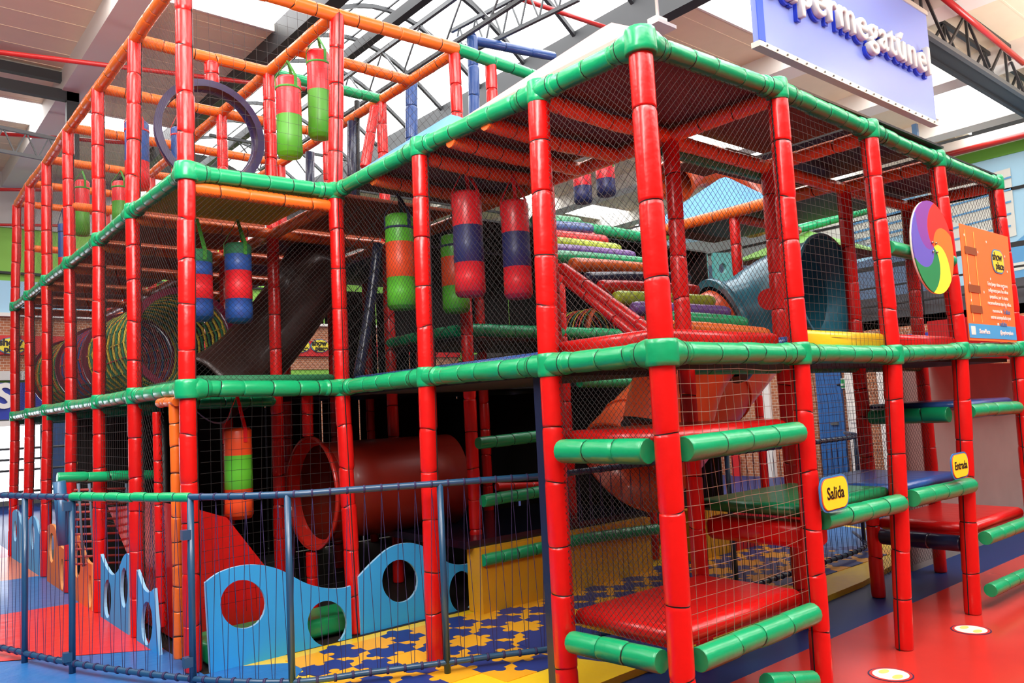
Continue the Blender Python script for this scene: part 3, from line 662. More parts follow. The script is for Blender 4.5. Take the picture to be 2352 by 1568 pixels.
bag(1338, 392, 467, 42, [(1, RB), (1, NB)], 'red and navy punching bag far back, lower left of the distant pair', GS, v=4.6, straplen=.1, hband=False)
bag(1391, 376, 450, 44, [(1, RB), (1, NB)], 'red and navy punching bag far back, upper right of the distant pair', GS, v=4.6, straplen=.1, hband=False)

# ------------------------------------------------------------------ rings, tunnel, slides
def tubewall(mb, pts, r, th, n=32, m=0, caps=True):
    """hollow tube: outer and inner skins with end rims"""
    pts = [V3(p) for p in pts]; k = len(pts); rr = r if hasattr(r, '__len__') else [r]*k
    b0 = len(mb.v); mb.sweep(pts, rr, n, m, False); b1 = len(mb.v); mb.sweep(pts, [q-th for q in rr], n, m, False)
    for j in range(n):
        j2 = (j+1) % n; mb.face((b0+j, b0+j2, b1+j2, b1+j), m)
        e = (k-1)*n; mb.face((b0+e+j2, b0+e+j, b1+e+j, b1+e+j2), m)
PR = mat('purple_plastic', '2c2048', .35, .1)
c = V3((-.56, 4.38, 4.13)); e = empty('tunnel_ring', c, 'large dark purple plastic ring hanging on the top tier', 'ring')
mb = MB(); tubewall(mb, [c+V3((0, -.05, 0)), c+V3((0, .06, 0))], [.475, .455], .06, 48); mb.build('ring_body', PR, e)
post([(-.53, 4.4, 4.56), (-.53, 4.4, 4.80)], .062, .15, 'hanger_post', RED)
# red tube mouth on the ground floor
RP = mat('red_plastic', 'c8281e', .3, .3); OP = mat('orange_plastic', 'df5526', .32, .25); TP = mat('teal_plastic', '2f7d93', .3, .25)
c = V3((.15, 4.1, .97)); e = empty('crawl_tube', c, 'red plastic crawl tube with a flared round mouth on the ground floor', 'tube')
mb = MB(); tubewall(mb, [c+V3((0, 0, 0)), c+V3((.03, 0, 0)), c+V3((.05, 0, 0)), c+V3((.10, 0, 0))], [.49, .49, .45, .43], .02, 48); mb.build('mouth_flange', RP, e, 'bright red rim')
mb = MB(); tubewall(mb, [c+V3((.1, 0, 0)), c+V3((.5, 0, 0)), c+V3((1.0, -.05, 0)), c+V3((1.4, -.1, 0))], .43, .02, 48); mb.build('tube_body', mat('dark_red_plastic', '8f2415', .4, .1), e)  # red body, interior shade put into its darker colour
post([c+V3((0, 0, .49)), c+V3((0, 0, .85))], .05, .2, 'hanger_post'); post([(.15, 4.1, ZF), c+V3((0, 0, -.5))], .05, .2, 'support_post')
# teal tube slide
c = V3((3.22, .84, 2.47)); e = empty('tube_slide', c, 'teal and orange plastic tube slide with a big round mouth on the middle tier', 'slide')
mb = MB(); tubewall(mb, [c, c+V3((0, .02, 0)), c+V3((0, .05, 0)), c+V3((0, .22, 0))], [.46, .46, .42, .40], .02, 48); mb.build('slide_mouth', TP, e, 'teal flared mouth')
def loft(rings, r, th, m, name, par, label=None):
    """hollow bent tube from explicit rings (centre, normal)"""
    mb = MB(); n = 44
    for rr in (r, r-th):
        b = len(mb.v)
        for cc, nn in rings:
            nn = nn.normalized(); y = (V3((0, 0, 1))-nn*nn.z).normalized(); x = nn.cross(y)
            for k in range(n): a = 2*pi*k/n; mb.v.append(cc+(x*cos(a)+y*sin(a))*rr)
        for i in range(len(rings)-1):
            for k in range(n): mb.face((b+i*n+k, b+(i+1)*n+k, b+(i+1)*n+(k+1) % n, b+i*n+(k+1) % n), 0, True)
    return mb.build(name, m, par, label)
rings = [(c+V3((0, .20, 0)), V3((0, 1, 0)))]; RB_ = .50; cc = c+V3((0, .20, 0))
for i in range(1, 9):
    th = radians(7.5*i); dn = V3((-sin(th), cos(th), -.035*i)).normalized()
    rings.append((c+V3((-RB_*(1-cos(th)), .20+RB_*sin(th), -.0035*i*i)), dn))
q0, dd = rings[-1]; rings.append((q0+dd*.22, dd)); loft(rings, .405, .02, TP, 'elbow', e, 'teal elbow'); q = q0+dd*.22
fl = MB(); tubewall(fl, [q-dd*.015, q+dd*.03], .465, .06, 40); flo = fl.build('bolted_flange', TP, e)
x, y = fl.frame(dd)
for k in range(12):
    mb = MB(); a = k*pi/6; pp = q-dd*.012+(x*cos(a)+y*sin(a))*.437; mb.sweep([pp, pp-dd*.02], .012, 6); mb.build('bolt', GREYST, flo)
r2 = [(q+dd*.03, dd)]
for i in range(1, 8): d2 = (dd+V3((.06*i, -.04*i, -.20*i))).normalized(); r2.append((r2[-1][0]+d2*.14, d2))
loft(r2, .37, .02, OP, 'lower_section', e, 'orange lower tube section')
mb = MB(); mb.sweep([r2[-1][0], r2[-1][0]+r2[-1][1]*.02], .365, 40); mb.build('end_blocker', BLACK, e)  # black disc added across the open end to darken the mouth
mb = MB(); pt = at(1766, 687, v=1.03); n_ = (CAM-pt).normalized(); mb.sweep([pt, pt+n_*.02], .085, 24); mb.build('round_window', mat('red_bubble', 'd6201e', .3, .4), e, 'red round window')
# orange slide coming down inside, under the front bays
P3 = [at(1690, 790, v=2.35).lerp(at(1440, 1075, v=2.4), k/6) for k in range(7)]
c = P3[-1].copy(); e = empty('orange_tube_slide', c, 'big orange plastic tube slide descending behind the red steps', 'slide')
mb = MB(); tubewall(mb, P3, [.50]*len(P3), .02, 40); slide = mb.build('slide_tube', OP, e)
for t in (2, 5):
    dd = (P3[1]-P3[0]).normalized(); mb = MB(); tubewall(mb, [P3[t]-dd*.015, P3[t]+dd*.015], .515, .02, 40); mb.build('joint_ring', OP, e)
pt = at(1437, 974, v=1.83); mb = MB(); n_ = (CAM-pt).normalized(); mb.sweep([pt-n_*.05, pt+n_*.0], .04, 20); mb.build('round_window', BLACK, e, 'small dark round window')
# red slope on the ground floor left
mb = MB()
A_ = [(-1.02, 3.3, 1.02), (-.98, 4.6, 1.25), (-.35, 4.6, .35), (-.35, 3.3, .25)]
mb.poly([V3(p) for p in A_[:4]], [], (0, 0, -.10)) if False else None
prof = [(-1.05, 1.02), (-.80, .92), (-.50, .50), (-.22, .14)]
for v0_, v1_ in ((3.5, 4.9),):
    top = [V3((x, v0_, z)) for x, z in prof]; low = [V3((-.25, v0_, .02)), V3((-1.05, v0_, .02))]; mb.poly(top+low, [], (0, v1_-v0_, 0))
mb.build('foam_ramp', vinyl('red_ramp', 'c21512', .3), None, 'big glossy red foam ramp behind the blue wave board', 'ramp', recalc=True)
mb = MB()
mb.poly([at(248, 1165, u=-.95), at(305, 1160, u=-.95), at(420, 1158, u=-.95), at(420, 1360, u=-.95), at(345, 1352, u=-.95), at(300, 1290, u=-.95)], [], (.05, 0, 0))
mb.build('slide_side', vinyl('red_slide', 'd81a1a', .2), None, 'shiny red slide side seen through the left nets', 'slide', recalc=True)
deck('floor_mat', (-1.1, 3.1, .01), (.35, 3.48, .15), vinyl('green_mat2', '128a52'), 'green mat on the floor seen through the holes of the large blue wave board')
# netted rainbow tunnel
cpts = crom([V3((-.50, 5.35, 2.43)), V3((-.51, 6.5, 2.41)), V3((-.52, 7.7, 2.40)), V3((-.52, 8.9, 2.40)), V3((-.52, 10.2, 2.40))], 8)
e = empty('rope_tunnel', (-.50, 5.35, 2.43), 'long round crawl tunnel of yellow, green and orange netting with maroon rings', 'tunnel')
MR = mat('maroon_plastic', '7c1838', .35, .25)
for i in (0, 12, 21, 31):
    i = min(i, 31); p = cpts[i]; d = (cpts[i+1]-cpts[i]).normalized(); mb = MB(); tubewall(mb, [p-d*.03, p+d*.03], .50, .06, 40); mb.build('ring', MR, e)
cl = [mat('rope_yellow', 'd8b83a', .7), mat('rope_green', '2e7a4e', .7), mat('rope_orange', 'd8642c', .7), mat('rope_red', 'b8283c', .7), mat('rope_blue', '3a4f9a', .7)]
mb = MB(); R_ = .455
for ti in range(int(len(cpts)*1.6)-2):
    f = ti/1.6; i = int(f); p = cpts[i].lerp(cpts[min(i+1, len(cpts)-1)], f-i); d = (cpts[min(i+1, 32)]-cpts[min(i, 31)]).normalized(); x, y = mb.frame(d)
    m = (0, 1)[ti % 2] if i < 12 else (3, 3, 4)[ti % 3] if i < 21 else (2, 1, 0)[ti % 3]
    mb.sweep([p+(x*cos(a*2*pi/28)+y*sin(a*2*pi/28))*R_*(1+.01*sin(a*3+ti)) for a in range(28)], .014, 4, m, closed=True, fx=d)
for k in range(20):
    a = k*2*pi/20; pts = []
    for i in range(0, 33, 2):
        d = (cpts[min(i+1, 32)]-cpts[min(i, 31)]).normalized(); x, y = mb.frame(d); pts.append(cpts[i]+(x*cos(a)+y*sin(a))*R_)
    mb.sweep(pts, .007, 4, (1, 0, 3)[k % 3], False)
mb.build('netting', cl, e)
# small rope tunnel behind the brace
c = at(1395, 765, v=3.6); mb = MB(); e = empty('rope_tunnel', c, 'small rope tunnel arch behind the slanting red brace', 'tunnel')
tubewall(mb, [c-V3((0, .03, 0)), c+V3((0, .03, 0))], .33, .03, 36); mb.build('ring', mat('orange_ring', 'b8502c', .4), e)
mb = MB()
for k in range(12): mb.sweep([c+V3((.30*cos(a*2*pi/28), .05+k*.05, .30*sin(a*2*pi/28))) for a in range(28)], .008, 4, k % 4, closed=True, fx=V3((0, 1, 0)))
mb.build('netting', cl, e)
# roller ramp
e = empty('roller_ramp', (1.7, .85, 1.95), 'slanting climbing ramp of colourful padded rollers under netting', 'climbing ramp')
ends = [(1762, 768, ORANGE), (1712, 742, GREEN), (1672, 718, PURP), (1637, 693, LIME), (1602, 668, RED), (1583, 640, NAVY), (1530, 622, ORANGE), (1480, 604, GREEN), (1455, 589, PURP), (1421, 573, LIME), (1390, 553, RED), (1356, 526, BLUEV), (1330, 512, GREEN)]
le = [(1535, 752), (1490, 728), (1453, 708), (1412, 683), (1375, 658), (1342, 640), (1310, 606), (1262, 588), (1250, 572), (1240, 555), (1235, 540), (1230, 520), (1228, 505)]
for (x, y, m), (lx, ly) in zip(ends, le):
    b = at(x, y, u=2.25); a = at(lx, ly, u=1.22); mb = MB(); d = (b-a).normalized(); L = (b-a).length
    fr = [0, .01, .04, .3, .6, .94, .985, 1]; mb.sweep([a+d*L*t for t in fr], [.02, .045, .052, .056, .055, .052, .045, .02], 14); mb.build('roller', m, e)
for uu, px0, px1 in ((1.15, (1535, 765), (1290, 590)), (2.27, (1775, 790), (1350, 520))):
    a = at(*px0, u=uu); b = at(*px1, u=uu); mb = MB(); padded(mb, a-V3((0, 0, .08)), b-V3((0, 0, .08)), .045, seg=.3, n=10); mb.build('side_rail', [RED, SEAM], e)
post([at(1300, 640, u=1.15), at(1480, 782, u=1.15)], .045, .3, 'slanting_brace', RED)
# roof slope and boards behind (teal boards with round windows)
for (x0, x1, y0, y1, hx, hy, lb) in ((1590, 1625, 582, 640, 1608, 616, 'left teal board with a round hole deep in the middle tier'), (1640, 1682, 580, 665, 1660, 616, 'right teal board with a round hole deep in the middle tier')):
    mb = MB(); q = lambda x, y: at(x, y, v=4.6)
    lo = lambda p: V3((p.x, p.y, 1.88)); mb.poly([q(x0, y0), q(x1, y0), lo(q(x1, y1)), lo(q(x0, y1))], [[q(hx+9*cos(a*pi/8), hy+12*sin(a*pi/8)) for a in range(16)]], (0, .05, 0)); mb.build('porthole_board', mat('teal_board', '3f9c98', .45), None, lb, 'panel', recalc=True)
# spiral slide, orange and yellow, far back
mb = MB(); P = [at(x, y, v=4.2) for x, y in ((1545, 420), (1585, 385), (1640, 385), (1700, 430), (1730, 470))]
e = empty('spiral_slide', P[0], 'orange and yellow curved slide top far behind the blue pyramid', 'slide'); tubewall(mb, crom(P, 5), .3, .02, 28); mb.build('slide_tube', OP, e)
mb = MB(); tubewall(mb, [P[-1], P[-1]+V3((.25, 0, -.3))], .31, .02, 28); mb.build('slide_section', YEL, e, 'yellow section')
# blue padded poles rising at the back
for pts, lb in (([(946, 450), (945, 185)], 'blue padded pole far back, left one'), ([(1094, 420), (1085, 85)], 'blue padded pole far back, right one, carrying two blue arms')):
    e = empty('padded_pole', at(*pts[0], v=5.6), lb, 'pole'); P = [at(x, y, v=5.6) for x, y in pts]; mb = MB(); padded(mb, P[0], P[1], .075, seg=.4); mb.build('pole', [BLUEV, SEAM], e)
    if pts[0][0] > 1000:
        mb = MB(); padded(mb, at(1085, 92, v=5.6), at(1272, 130, v=5.6), .065, seg=.6); mb.build('arm', [BLUEV, SEAM], e)
        mb = MB(); padded(mb, at(1085, 85, v=5.6), at(1048, 96, v=6.6), .065, seg=.6); mb.build('arm', [BLUEV, SEAM], e)
for (x, y0, y1, v, m, r, lb) in ((820, 232, 520, 4.9, BLACK, .03, 'thin black pole behind the top tier net'), (808, 280, 510, 4.9, NAVY, .05, 'dark navy padded pole behind the top tier net'), (712, 350, 520, 5.4, NAVY, .05, 'short dark navy pole low on the top tier'),
        ((148), 1105, 1250, 5.2, STEELB, .05, 'blue steel pole slanting inside the left tower')):
    mb = MB(); a, b = at(x, y1, v=v), at(x-(12 if m is STEELB else 0), y0, v=v); mb.sweep([a, b], r, 10); mb.build('padded_pole', m, None, lb, 'pole')
# inside left tower: green rails, rung net, dark tilted tube
for a, b in (((130, 1097), (360, 1090)),): rail(at(*a, v=5.4), at(*b, v=5.4), GREEN, 'green_rail', .045)
e = empty('rung_net', at(205, 1250, v=5.9), 'grey and red rung climbing net inside the left tower', 'climbing net')
for k in range(11):
    y = 1125+k*17; mb = MB(); mb.sweep([at(170, y, v=5.9), at(300, y-4, v=5.9)], .012, 6); mb.build('rung', mat('rung_red', '9c3a34', .6), e)
for x in (180, 205, 230, 290): mb = MB(); mb.sweep([at(x, 1110, v=5.9), at(x+12, 1300, v=5.9)], .014, 6); mb.build('rope', mat('rope_grey', '5c6c7c', .6), e)
mb = MB(); P = [V3((.15, 3.6, 3.2)), V3((.25, 3.55, 2.6)), V3((.1, 3.5, 1.95))]; mb.sweep(crom([at(868, 560, v=3.5), at(850, 700, v=3.5), at(820, 884, v=3.5)], 4), .045, 10); mb.build('padded_pole', NAVY, None, 'dark navy slanting pole behind the second post from the left corner', 'pole')
mb = MB(); P = crom([at(520, 640, v=5.2), at(480, 760, v=5.2), at(440, 900, v=5.2)], 5)
mb = MB(); P = crom([at(735, 600, v=5.0), at(660, 720, v=5.0), at(560, 840, v=4.9), at(470, 900, v=4.8)], 5); tubewall(mb, P, .33, .02, 28); mb.build('crawl_tube', mat('dark_brown_plastic', '3a2420', .4, .2), None, 'dark brown tube running down behind the hanging bags', 'tube')

# ------------------------------------------------------------------ signs on the frame
YS = mat('sign_yellow', 'f4e62e', .4); BS = mat('sign_blue', '2e7fc0', .4); RS = mat('sign_red', 'e2602c', .4); INK = mat('ink', '14100e', .5)
def rrect(c, w, h, r, n=8, tilt=0):
    o = []
    for cx, cz, a0 in ((w-r, h-r, 0), (-w+r, h-r, 90), (-w+r, -h+r, 180), (w-r, -h+r, 270)):
        for k in range(n+1):
            a = radians(a0+90*k/n); x = cx+r*cos(a); z = cz+r*sin(a); o.append(c+V3((x*cos(tilt)-z*sin(tilt), 0, x*sin(tilt)+z*cos(tilt))))
    return o
for c, w, h, txt, lb, sz, tl in ((V3((1.31, -.10, 1.045)), .16, .098, 'Salida', 'yellow sign with blue border reading Salida on the green rail', .095, .02), (V3((3.06, -.10, 1.055)), .148, .09, 'Entrada', 'yellow sign with blue border reading Entrada on the green rail', .078, .02)):
    e = empty('rail_sign', c, lb, 'sign')
    for nm, k, dy, m in (('border', 1.0, 0, BS), ('inner_border', .90, -.004, RS), ('face', .87, -.006, YS)):
        mb = MB(); mb.poly(rrect(c+V3((0, dy, 0)), w*k, h*k, h*k*.72, 8, tl), [], (0, -.006, 0)); mb.build(nm, m, e, recalc=True)
    lettering('lettering', txt, XM(c+V3((0, -.0135, 0))), sz, INK, e, .0008, sx=.88, bold=.0012)
# colour wheel
c = V3((2.92, -.12, 2.60)); R_ = .335; e = empty('colour_wheel', c, 'round board with six swirling colour segments on the front net', 'panel')
wc = [('purple', '8a4aa8'), ('blue', '6a62c4'), ('green', '2f9050'), ('yellow', 'f2ee3a'), ('orange', 'f28028'), ('red', 'ee3326')]
for k in range(6):
    mb = MB(); out = []
    def bd(k): return [(r_/12*R_, radians(78+60*k)+ (1-r_/12)*1.35) for r_ in range(13)]
    e1 = bd(k); e2 = bd(k+1); arc = [(R_, radians(78+60*k+10*j)) for j in range(1, 6)]
    pts = [c+V3((r_*cos(a), 0, r_*sin(a))) for r_, a in e1+arc+list(reversed(e2))[:-1]]
    mb.poly(pts, [], (0, -.008, 0)); mb.build('segment', mat('wheel_'+wc[k][0], wc[k][1], .4), e, wc[k][0]+' segment', recalc=True)
mb = MB(); mb.sweep([c+V3((0, .0, 0)), c+V3((0, .014, 0))], R_*.995, 48); mb.build('backing', WHITE, e)
for dx, dz in ((-.03, .03), (.03, .03), (-.03, -.035), (.03, -.035)):
    mb = MB(); p = c+V3((dx, -.008, dz)); mb.sweep([p, p+V3((0, -.012, 0))], .008, 8); mb.build('bolt', mat('bolt', 'b0a890', .3, metal=1), e)
# banner
e = empty('banner', (4.0, -.03, 1.95), 'orange vinyl warning banner with a yellow show place logo between the last two posts', 'banner')
b0, b1, b2, b3 = V3((3.56, -.07, 1.955)), V3((4.55, -.07, 1.955)), V3((4.60, -.07, 2.86)), V3((3.58, -.07, 2.86))
mb = MB(); mb.poly([b0, b1, b2, b3], [], (0, .006, 0)); mb.build('cloth', mat('banner_orange', 'ee7a34', .5), e, recalc=True)
mb = MB(); mb.poly([b0+V3((0, -.002, .02)), b1+V3((0, -.002, .02)), b1+V3((0, -.002, .13)), b0+V3((0, -.002, .13))], [], (0, -.001, 0)); mb.build('footer', mat('banner_blue', '4aa8dc', .5), e, 'light blue footer strip', recalc=True)
WB = mat('banner_white', 'f6efe2', .5)
oc = V3((4.30, -.073, 2.62))
for k, m, dy in ((1, mat('logo_blue', '4c86b4', .5), 0), (.9, mat('logo_yellow', 'f0da38', .5), -.002)):
    mb = MB(); mb.poly(rrect(oc+V3((0, dy, 0)), .135*k, .10*k, .088*k), [], (0, -.001, 0)); mb.build('logo_plate', m, e, recalc=True)
lettering('logo_lettering', 'show', XM(oc+V3((-.02, -.004, .035))), .095, INK, e, .0008, bold=.002); lettering('logo_lettering', 'place', XM(oc+V3((.02, -.004, -.04))), .085, INK, e, .0008, bold=.002)
yy = 2.46
lettering('small_print', 'La fiesta en tu lugar', XM((4.27, -.0735, yy)), .028, WB, e, .0004) if False else None
for k, t in enumerate(('Este juego tiene sectores', 'peligrosos para los niños', 'pequeños, por lo tanto', 'recomendamos que los niños', 'menores de           ', 'entren acompañados por', 'un             ')):
    lettering('banner_lettering', t, XM((4.24, -.074, 2.42-k*.052-(.01 if k > 3 else 0))), .043, WB, e, .0005, bold=.0006)
lettering('banner_lettering', '5 años', XM((4.38, -.0745, 2.42-4*.052-.01)), .055, mat('text_blue', '3f74a8', .5), e, .0005, bold=.0012)
lettering('banner_lettering', 'adulto', XM((4.28, -.0745, 2.42-6*.052-.01)), .058, MATS['text_blue'], e, .0005, bold=.0012)
lettering('banner_lettering', 'ShowPlace', XM((3.86, -.0745, 2.028)), .05, WB, e, .0005, bold=.0012); lettering('banner_lettering', '@myshowplace', XM((4.33, -.0745, 2.028)), .045, WB, e, .0005, bold=.0008)
mb = MB(); mb.box((3.60, -.0745, 2.0), (3.68, -.073, 2.065)); mb.build('footer_icon', WB, e)
PL = mat('plank_print', '8a4a22', .6)
for z in (2.66, 2.36, 2.20): mb = MB(); mb.box((3.63, -.075, z-.03), (3.86, -.073, z+.03)); mb.build('printed_plank', PL, e)
for x in (3.66, 3.83): mb = MB(); mb.box((x-.004, -.0738, 2.10), (x+.004, -.0728, 2.82)); mb.build('printed_rope', mat('rope_print', 'f0d060', .6), e)
for k in range(12):
    rx, rz = random.uniform(3.62, 4.5), random.uniform(2.12, 2.82); o = []
    for a in range(10): r_ = .014 if a % 2 == 0 else .006; o.append(V3((rx+r_*sin(a*pi/5), -.0735, rz+r_*cos(a*pi/5))))
    mb = MB(); mb.poly(o, [], (0, -.0008, 0)); mb.build('printed_star', WB, e, recalc=True)

# ------------------------------------------------------------------ the big hanging sign
v0 = 1.6; e = empty('hanging_sign', (5.8, v0, 5.0), 'big pale blue hanging sign with raised white letters reading upermegatúnel', 'sign')
sb, st = 5.0, 6.46; ul, ur = 3.75, 7.78
def face_at(u, z): return V3((u, v0, z))
mb = MB(); mb.box((ul, v0, sb+.02), (ur, v0+.07, st)); mb.build('panel', mat('sign_panel', '7c90d8', .35, .1), e)
mb = MB(); mb.box((ul-.02, v0-.012, sb-.02), (ur+.02, v0+.085, sb+.035)); mb.build('bottom_trim', mat('sign_trim', 'cfc8b8', .3, metal=.3), e)
mb = MB(); mb.box((ul-.02, v0-.015, st), (ur+.02, v0+.14, st+.06)); mb.build('top_trim', MATS['sign_trim'], e)
mb = MB(); mb.box((ul-.025, v0-.012, sb+.04), (ul+.09, v0-.002, st)); mb.build('side_trim', mat('sign_bluetrim', '1f4fd8', .4), e, 'bright blue side edge')
mb = MB()
for k in range(22): x = ul+.1+k*(ur-ul-.2)/21; mb.sweep([V3((x, v0-.016, sb+.005)), V3((x, v0-.022, sb+.005))], .01, 6)
mb.build('screws', DARK, e)
LW = mat('letter_white', 'cfcdc8', .45); LBm = mat('letter_blue', '2440c8', .4)
LM = basis((7.55, v0-.06, 5.72), (1, 0, 0), (0, 0, 1))
lettering('lettering', 'supermegatúnel', LM, .50, LW, e, .028, .016, 'RIGHT', 1.0, bold=-.006, space=1.14)
lettering('lettering_back', 'supermegatúnel', basis((7.54, v0-.02, 5.69), (1, 0, 0), (0, 0, 1)), .50, LBm, e, .02, .0, 'RIGHT', 1.0, 'blue back edges of the letters', bold=.012, space=1.14)
for x in (4.2, 7.55): mb = MB(); mb.sweep([(x, v0+.06, st), (x, v0+.06, 7.25)], .008, 6); mb.build('hanging_rod', DARK, e)
mb = MB(); a = at(2133, 290, v=2.2); b = at(2146, 345, v=2.2); mb.box((7.5, v0+.14, 4.7), (7.56, v0+.2, 5.0)); mb.build('bracket', STEELB, e)

# ------------------------------------------------------------------ background hall
BRK = bpy.data.materials.new('brick'); BRK.use_nodes = True; nt = BRK.node_tree; b = nt.nodes['Principled BSDF']; b.inputs['Roughness'].default_value = .8
tx = nt.nodes.new('ShaderNodeTexBrick'); g = nt.nodes.new('ShaderNodeTexCoord'); mp = nt.nodes.new('ShaderNodeMapping')
sx = nt.nodes.new('ShaderNodeSeparateXYZ'); cb = nt.nodes.new('ShaderNodeCombineXYZ'); ad = nt.nodes.new('ShaderNodeMath'); ad.operation = 'ADD'
nt.links.new(g.outputs['Object'], sx.inputs[0]); nt.links.new(sx.outputs[0], ad.inputs[0]); nt.links.new(sx.outputs[1], ad.inputs[1]); nt.links.new(ad.outputs[0], cb.inputs[0]); nt.links.new(sx.outputs[2], cb.inputs[1])
nt.links.new(cb.outputs[0], tx.inputs['Vector']); tx.inputs['Scale'].default_value = 4.2
tx.inputs['Color1'].default_value = lin('b9744e'); tx.inputs['Color2'].default_value = lin('a05c3c'); tx.inputs['Mortar'].default_value = lin('c8b8a4'); tx.inputs['Mortar Size'].default_value = .018
nt.links.new(tx.outputs['Color'], b.inputs['Base Color'])
GW = mat('green_wall', '86c04a', .6); DG = mat('dark_green_band', '5f9a34', .6); MB1 = mat('mural_blue', '5f9fd0', .6); MB2 = mat('mural_sky', 'a8d4ec', .6); MB3 = mat('mural_dark', '5c7290', .6); MBW = mat('mural_white', 'dcdcd4', .6); SB = mat('sign_band_blue', '2236a0', .5); RBN = mat('red_band', 'cf1f22', .5)
st_ = lambda nm, lo, hi, m: box(nm, lo, hi, m, kind='structure')
st_('wall_right', (12.0, 1.2, ZR), (12.25, 18.2, 2.95), BRK)
st_('wall_right', (17.0, -6, 2.9), (17.2, 18.2, 7.3), MB1)
st_('wall_back', (-8, 18, 2.2), (17.2, 18.2, 7.8), GW)
st_('wall_back', (1.3, 18, ZR), (12.2, 18.2, 2.2), BRK)
st_('wall_back', (-5, 17.97, 3.0), (12, 18, 4.2), BRK)
st_('floor_upper', (12.0, -6, 2.78), (17.0, 18, 2.95), mat('slab', '8b8680', .7))
# green bands and mural on the far right wall
def uwall(nm, m, z0, z1, va=-6, vb=18.1, d=.02): return st_(nm, (17.0-d, va, z0), (17.0, vb, z1), m)
uwall('trim_1', mat('white_beam', 'f0ebe2', .6), 7.0, 7.3, d=.3); uwall('trim_2', DG, 6.75, 7.0, d=.06); uwall('trim_3', GW, 6.0, 6.75); uwall('trim_4', BLACK, 5.93, 6.0, d=.06); 
mu = empty('wall_mural', (16.9, 6, 3), 'painted mural in pale blue and white high on the far right wall', 'mural')
def mural(px, m, nm='painted_shape', d=.03):
    P = [at(x, y, u=17-d) for x, y in px]; b = MB(); b.poly(P, [], (.008, 0, 0)); b.build(nm, m, mu, recalc=True)
mural([(1850, 470), (2352, 330), (2352, 700), (1500, 700), (1500, 560)], MB2, 'painted_sky', .03)
mural([(1880, 520), (2040, 470), (2060, 520), (1900, 570)], MBW, d=.05); mural([(1960, 500), (2120, 450), (2140, 520), (1990, 560)], MBW, d=.06)
mural([(2130, 440), (2320, 385), (2335, 540), (2150, 590)], MBW, d=.06); mural([(1560, 560), (1990, 500), (2010, 560), (1580, 630)], mat('mural_grey', 'a9b4b8', .6), d=.04)
for k in range(5): mural([(2120, 462+k*26), (2322, 404+k*28), (2322, 408+k*28), (2120, 466+k*26)], MB1, d=.075)
for k in range(4): mural([(1930, 500+k*20), (2100, 452+k*22), (2100, 457+k*22), (1930, 505+k*20)], MB1, d=.075)
mural([(2290, 590), (2352, 540), (2352, 640), (2290, 660)], MB1, d=.05); mural([(1850, 640), (2110, 560), (2180, 640), (2100, 700), (1860, 700)], MB3, d=.05); mural([(2240, 620), (2352, 600), (2352, 618), (2240, 640)], MBW, d=.06)
mural([(1560, 620), (1700, 600), (1800, 680), (1560, 700)], MB3, d=.05)
# mezzanine railing on top of the brick wall
e = empty('mezzanine_railing', (12.0, 2, 2.95), 'black steel railing along the upper floor edge at right', 'railing')
for z in (3.9, 3.55, 3.2): mb = MB(); mb.box((11.96, 1.2, z), (12.02, 18, z+(.08 if z > 3.8 else .03))); mb.build('rail', BLACK, e)
for k in range(14): mb = MB(); mb.box((11.97, 1.3+k*1.2, 2.95), (12.01, 1.36+k*1.2, 3.9)); mb.build('post', BLACK, e)
st_('wall_right', (12.2, 1.2, 2.95), (12.3, 18, 3.4), mat('dim_grey', '4c4c50', .6))
def band(nm, lo, hi, m, lb, cat='sign'): return box(nm, lo, hi, m, label=lb, cat=cat)
band('fascia_sign', (11.9, 1.2, 2.38), (12.0, 18, 2.62), SB, 'long dark blue fascia band on the right brick wall'); 
e = empty('exit_sign', at(1945, 880, u=11.98), 'small green and white emergency exit sign on the brick wall', 'sign')
p = at(1945, 880, u=11.97); mb = MB(); mb.box((11.95, p.y-.24, p.z-.10), (11.99, p.y+.24, p.z+.10)); mb.build('frame', WHITE, e)
mb = MB(); mb.box((11.94, p.y-.22, p.z-.08), (11.952, p.y+.22, p.z+.08)); mb.build('face', mat('exit_green', '2f9a5c', .5), e)
mb = MB(); mb.box((11.93, p.y-.20, p.z-.05), (11.942, p.y-.05, p.z+.05)); mb.box((11.93, p.y+.04, p.z-.04), (11.942, p.y+.18, p.z+.0)); mb.build('pictogram', WHITE, e)
a = at(1885, 1000, u=11.95); b_ = at(1942, 1000, u=11.95)
st_('door_1', (11.93, b_.y, ZR), (12.0, a.y, 2.1), mat('door_blue', '2a5f9c', .45)); box('door_handle', (11.88, b_.y+.1, 1.0), (11.93, b_.y+.25, 1.05), GREYST, parent=bpy.data.objects['door_1'])
a = at(1800, 1000, u=11.95); st_('door_2', (11.93, at(1742, 1000, u=11.95).y-1.2, ZR), (12.0, at(1742, 1000, u=11.95).y-.75, 2.2), MATS['door_blue'])
for k, (x, m) in enumerate(((1960, WHITE), (1765, WHITE), (1520, WHITE), (2035, WHITE))):
    p = at(x, 1000, u=11.9); st_('trim_%d' % (10+k), (11.9, p.y-.08, ZR), (12.0, p.y+.08, 2.3), m)
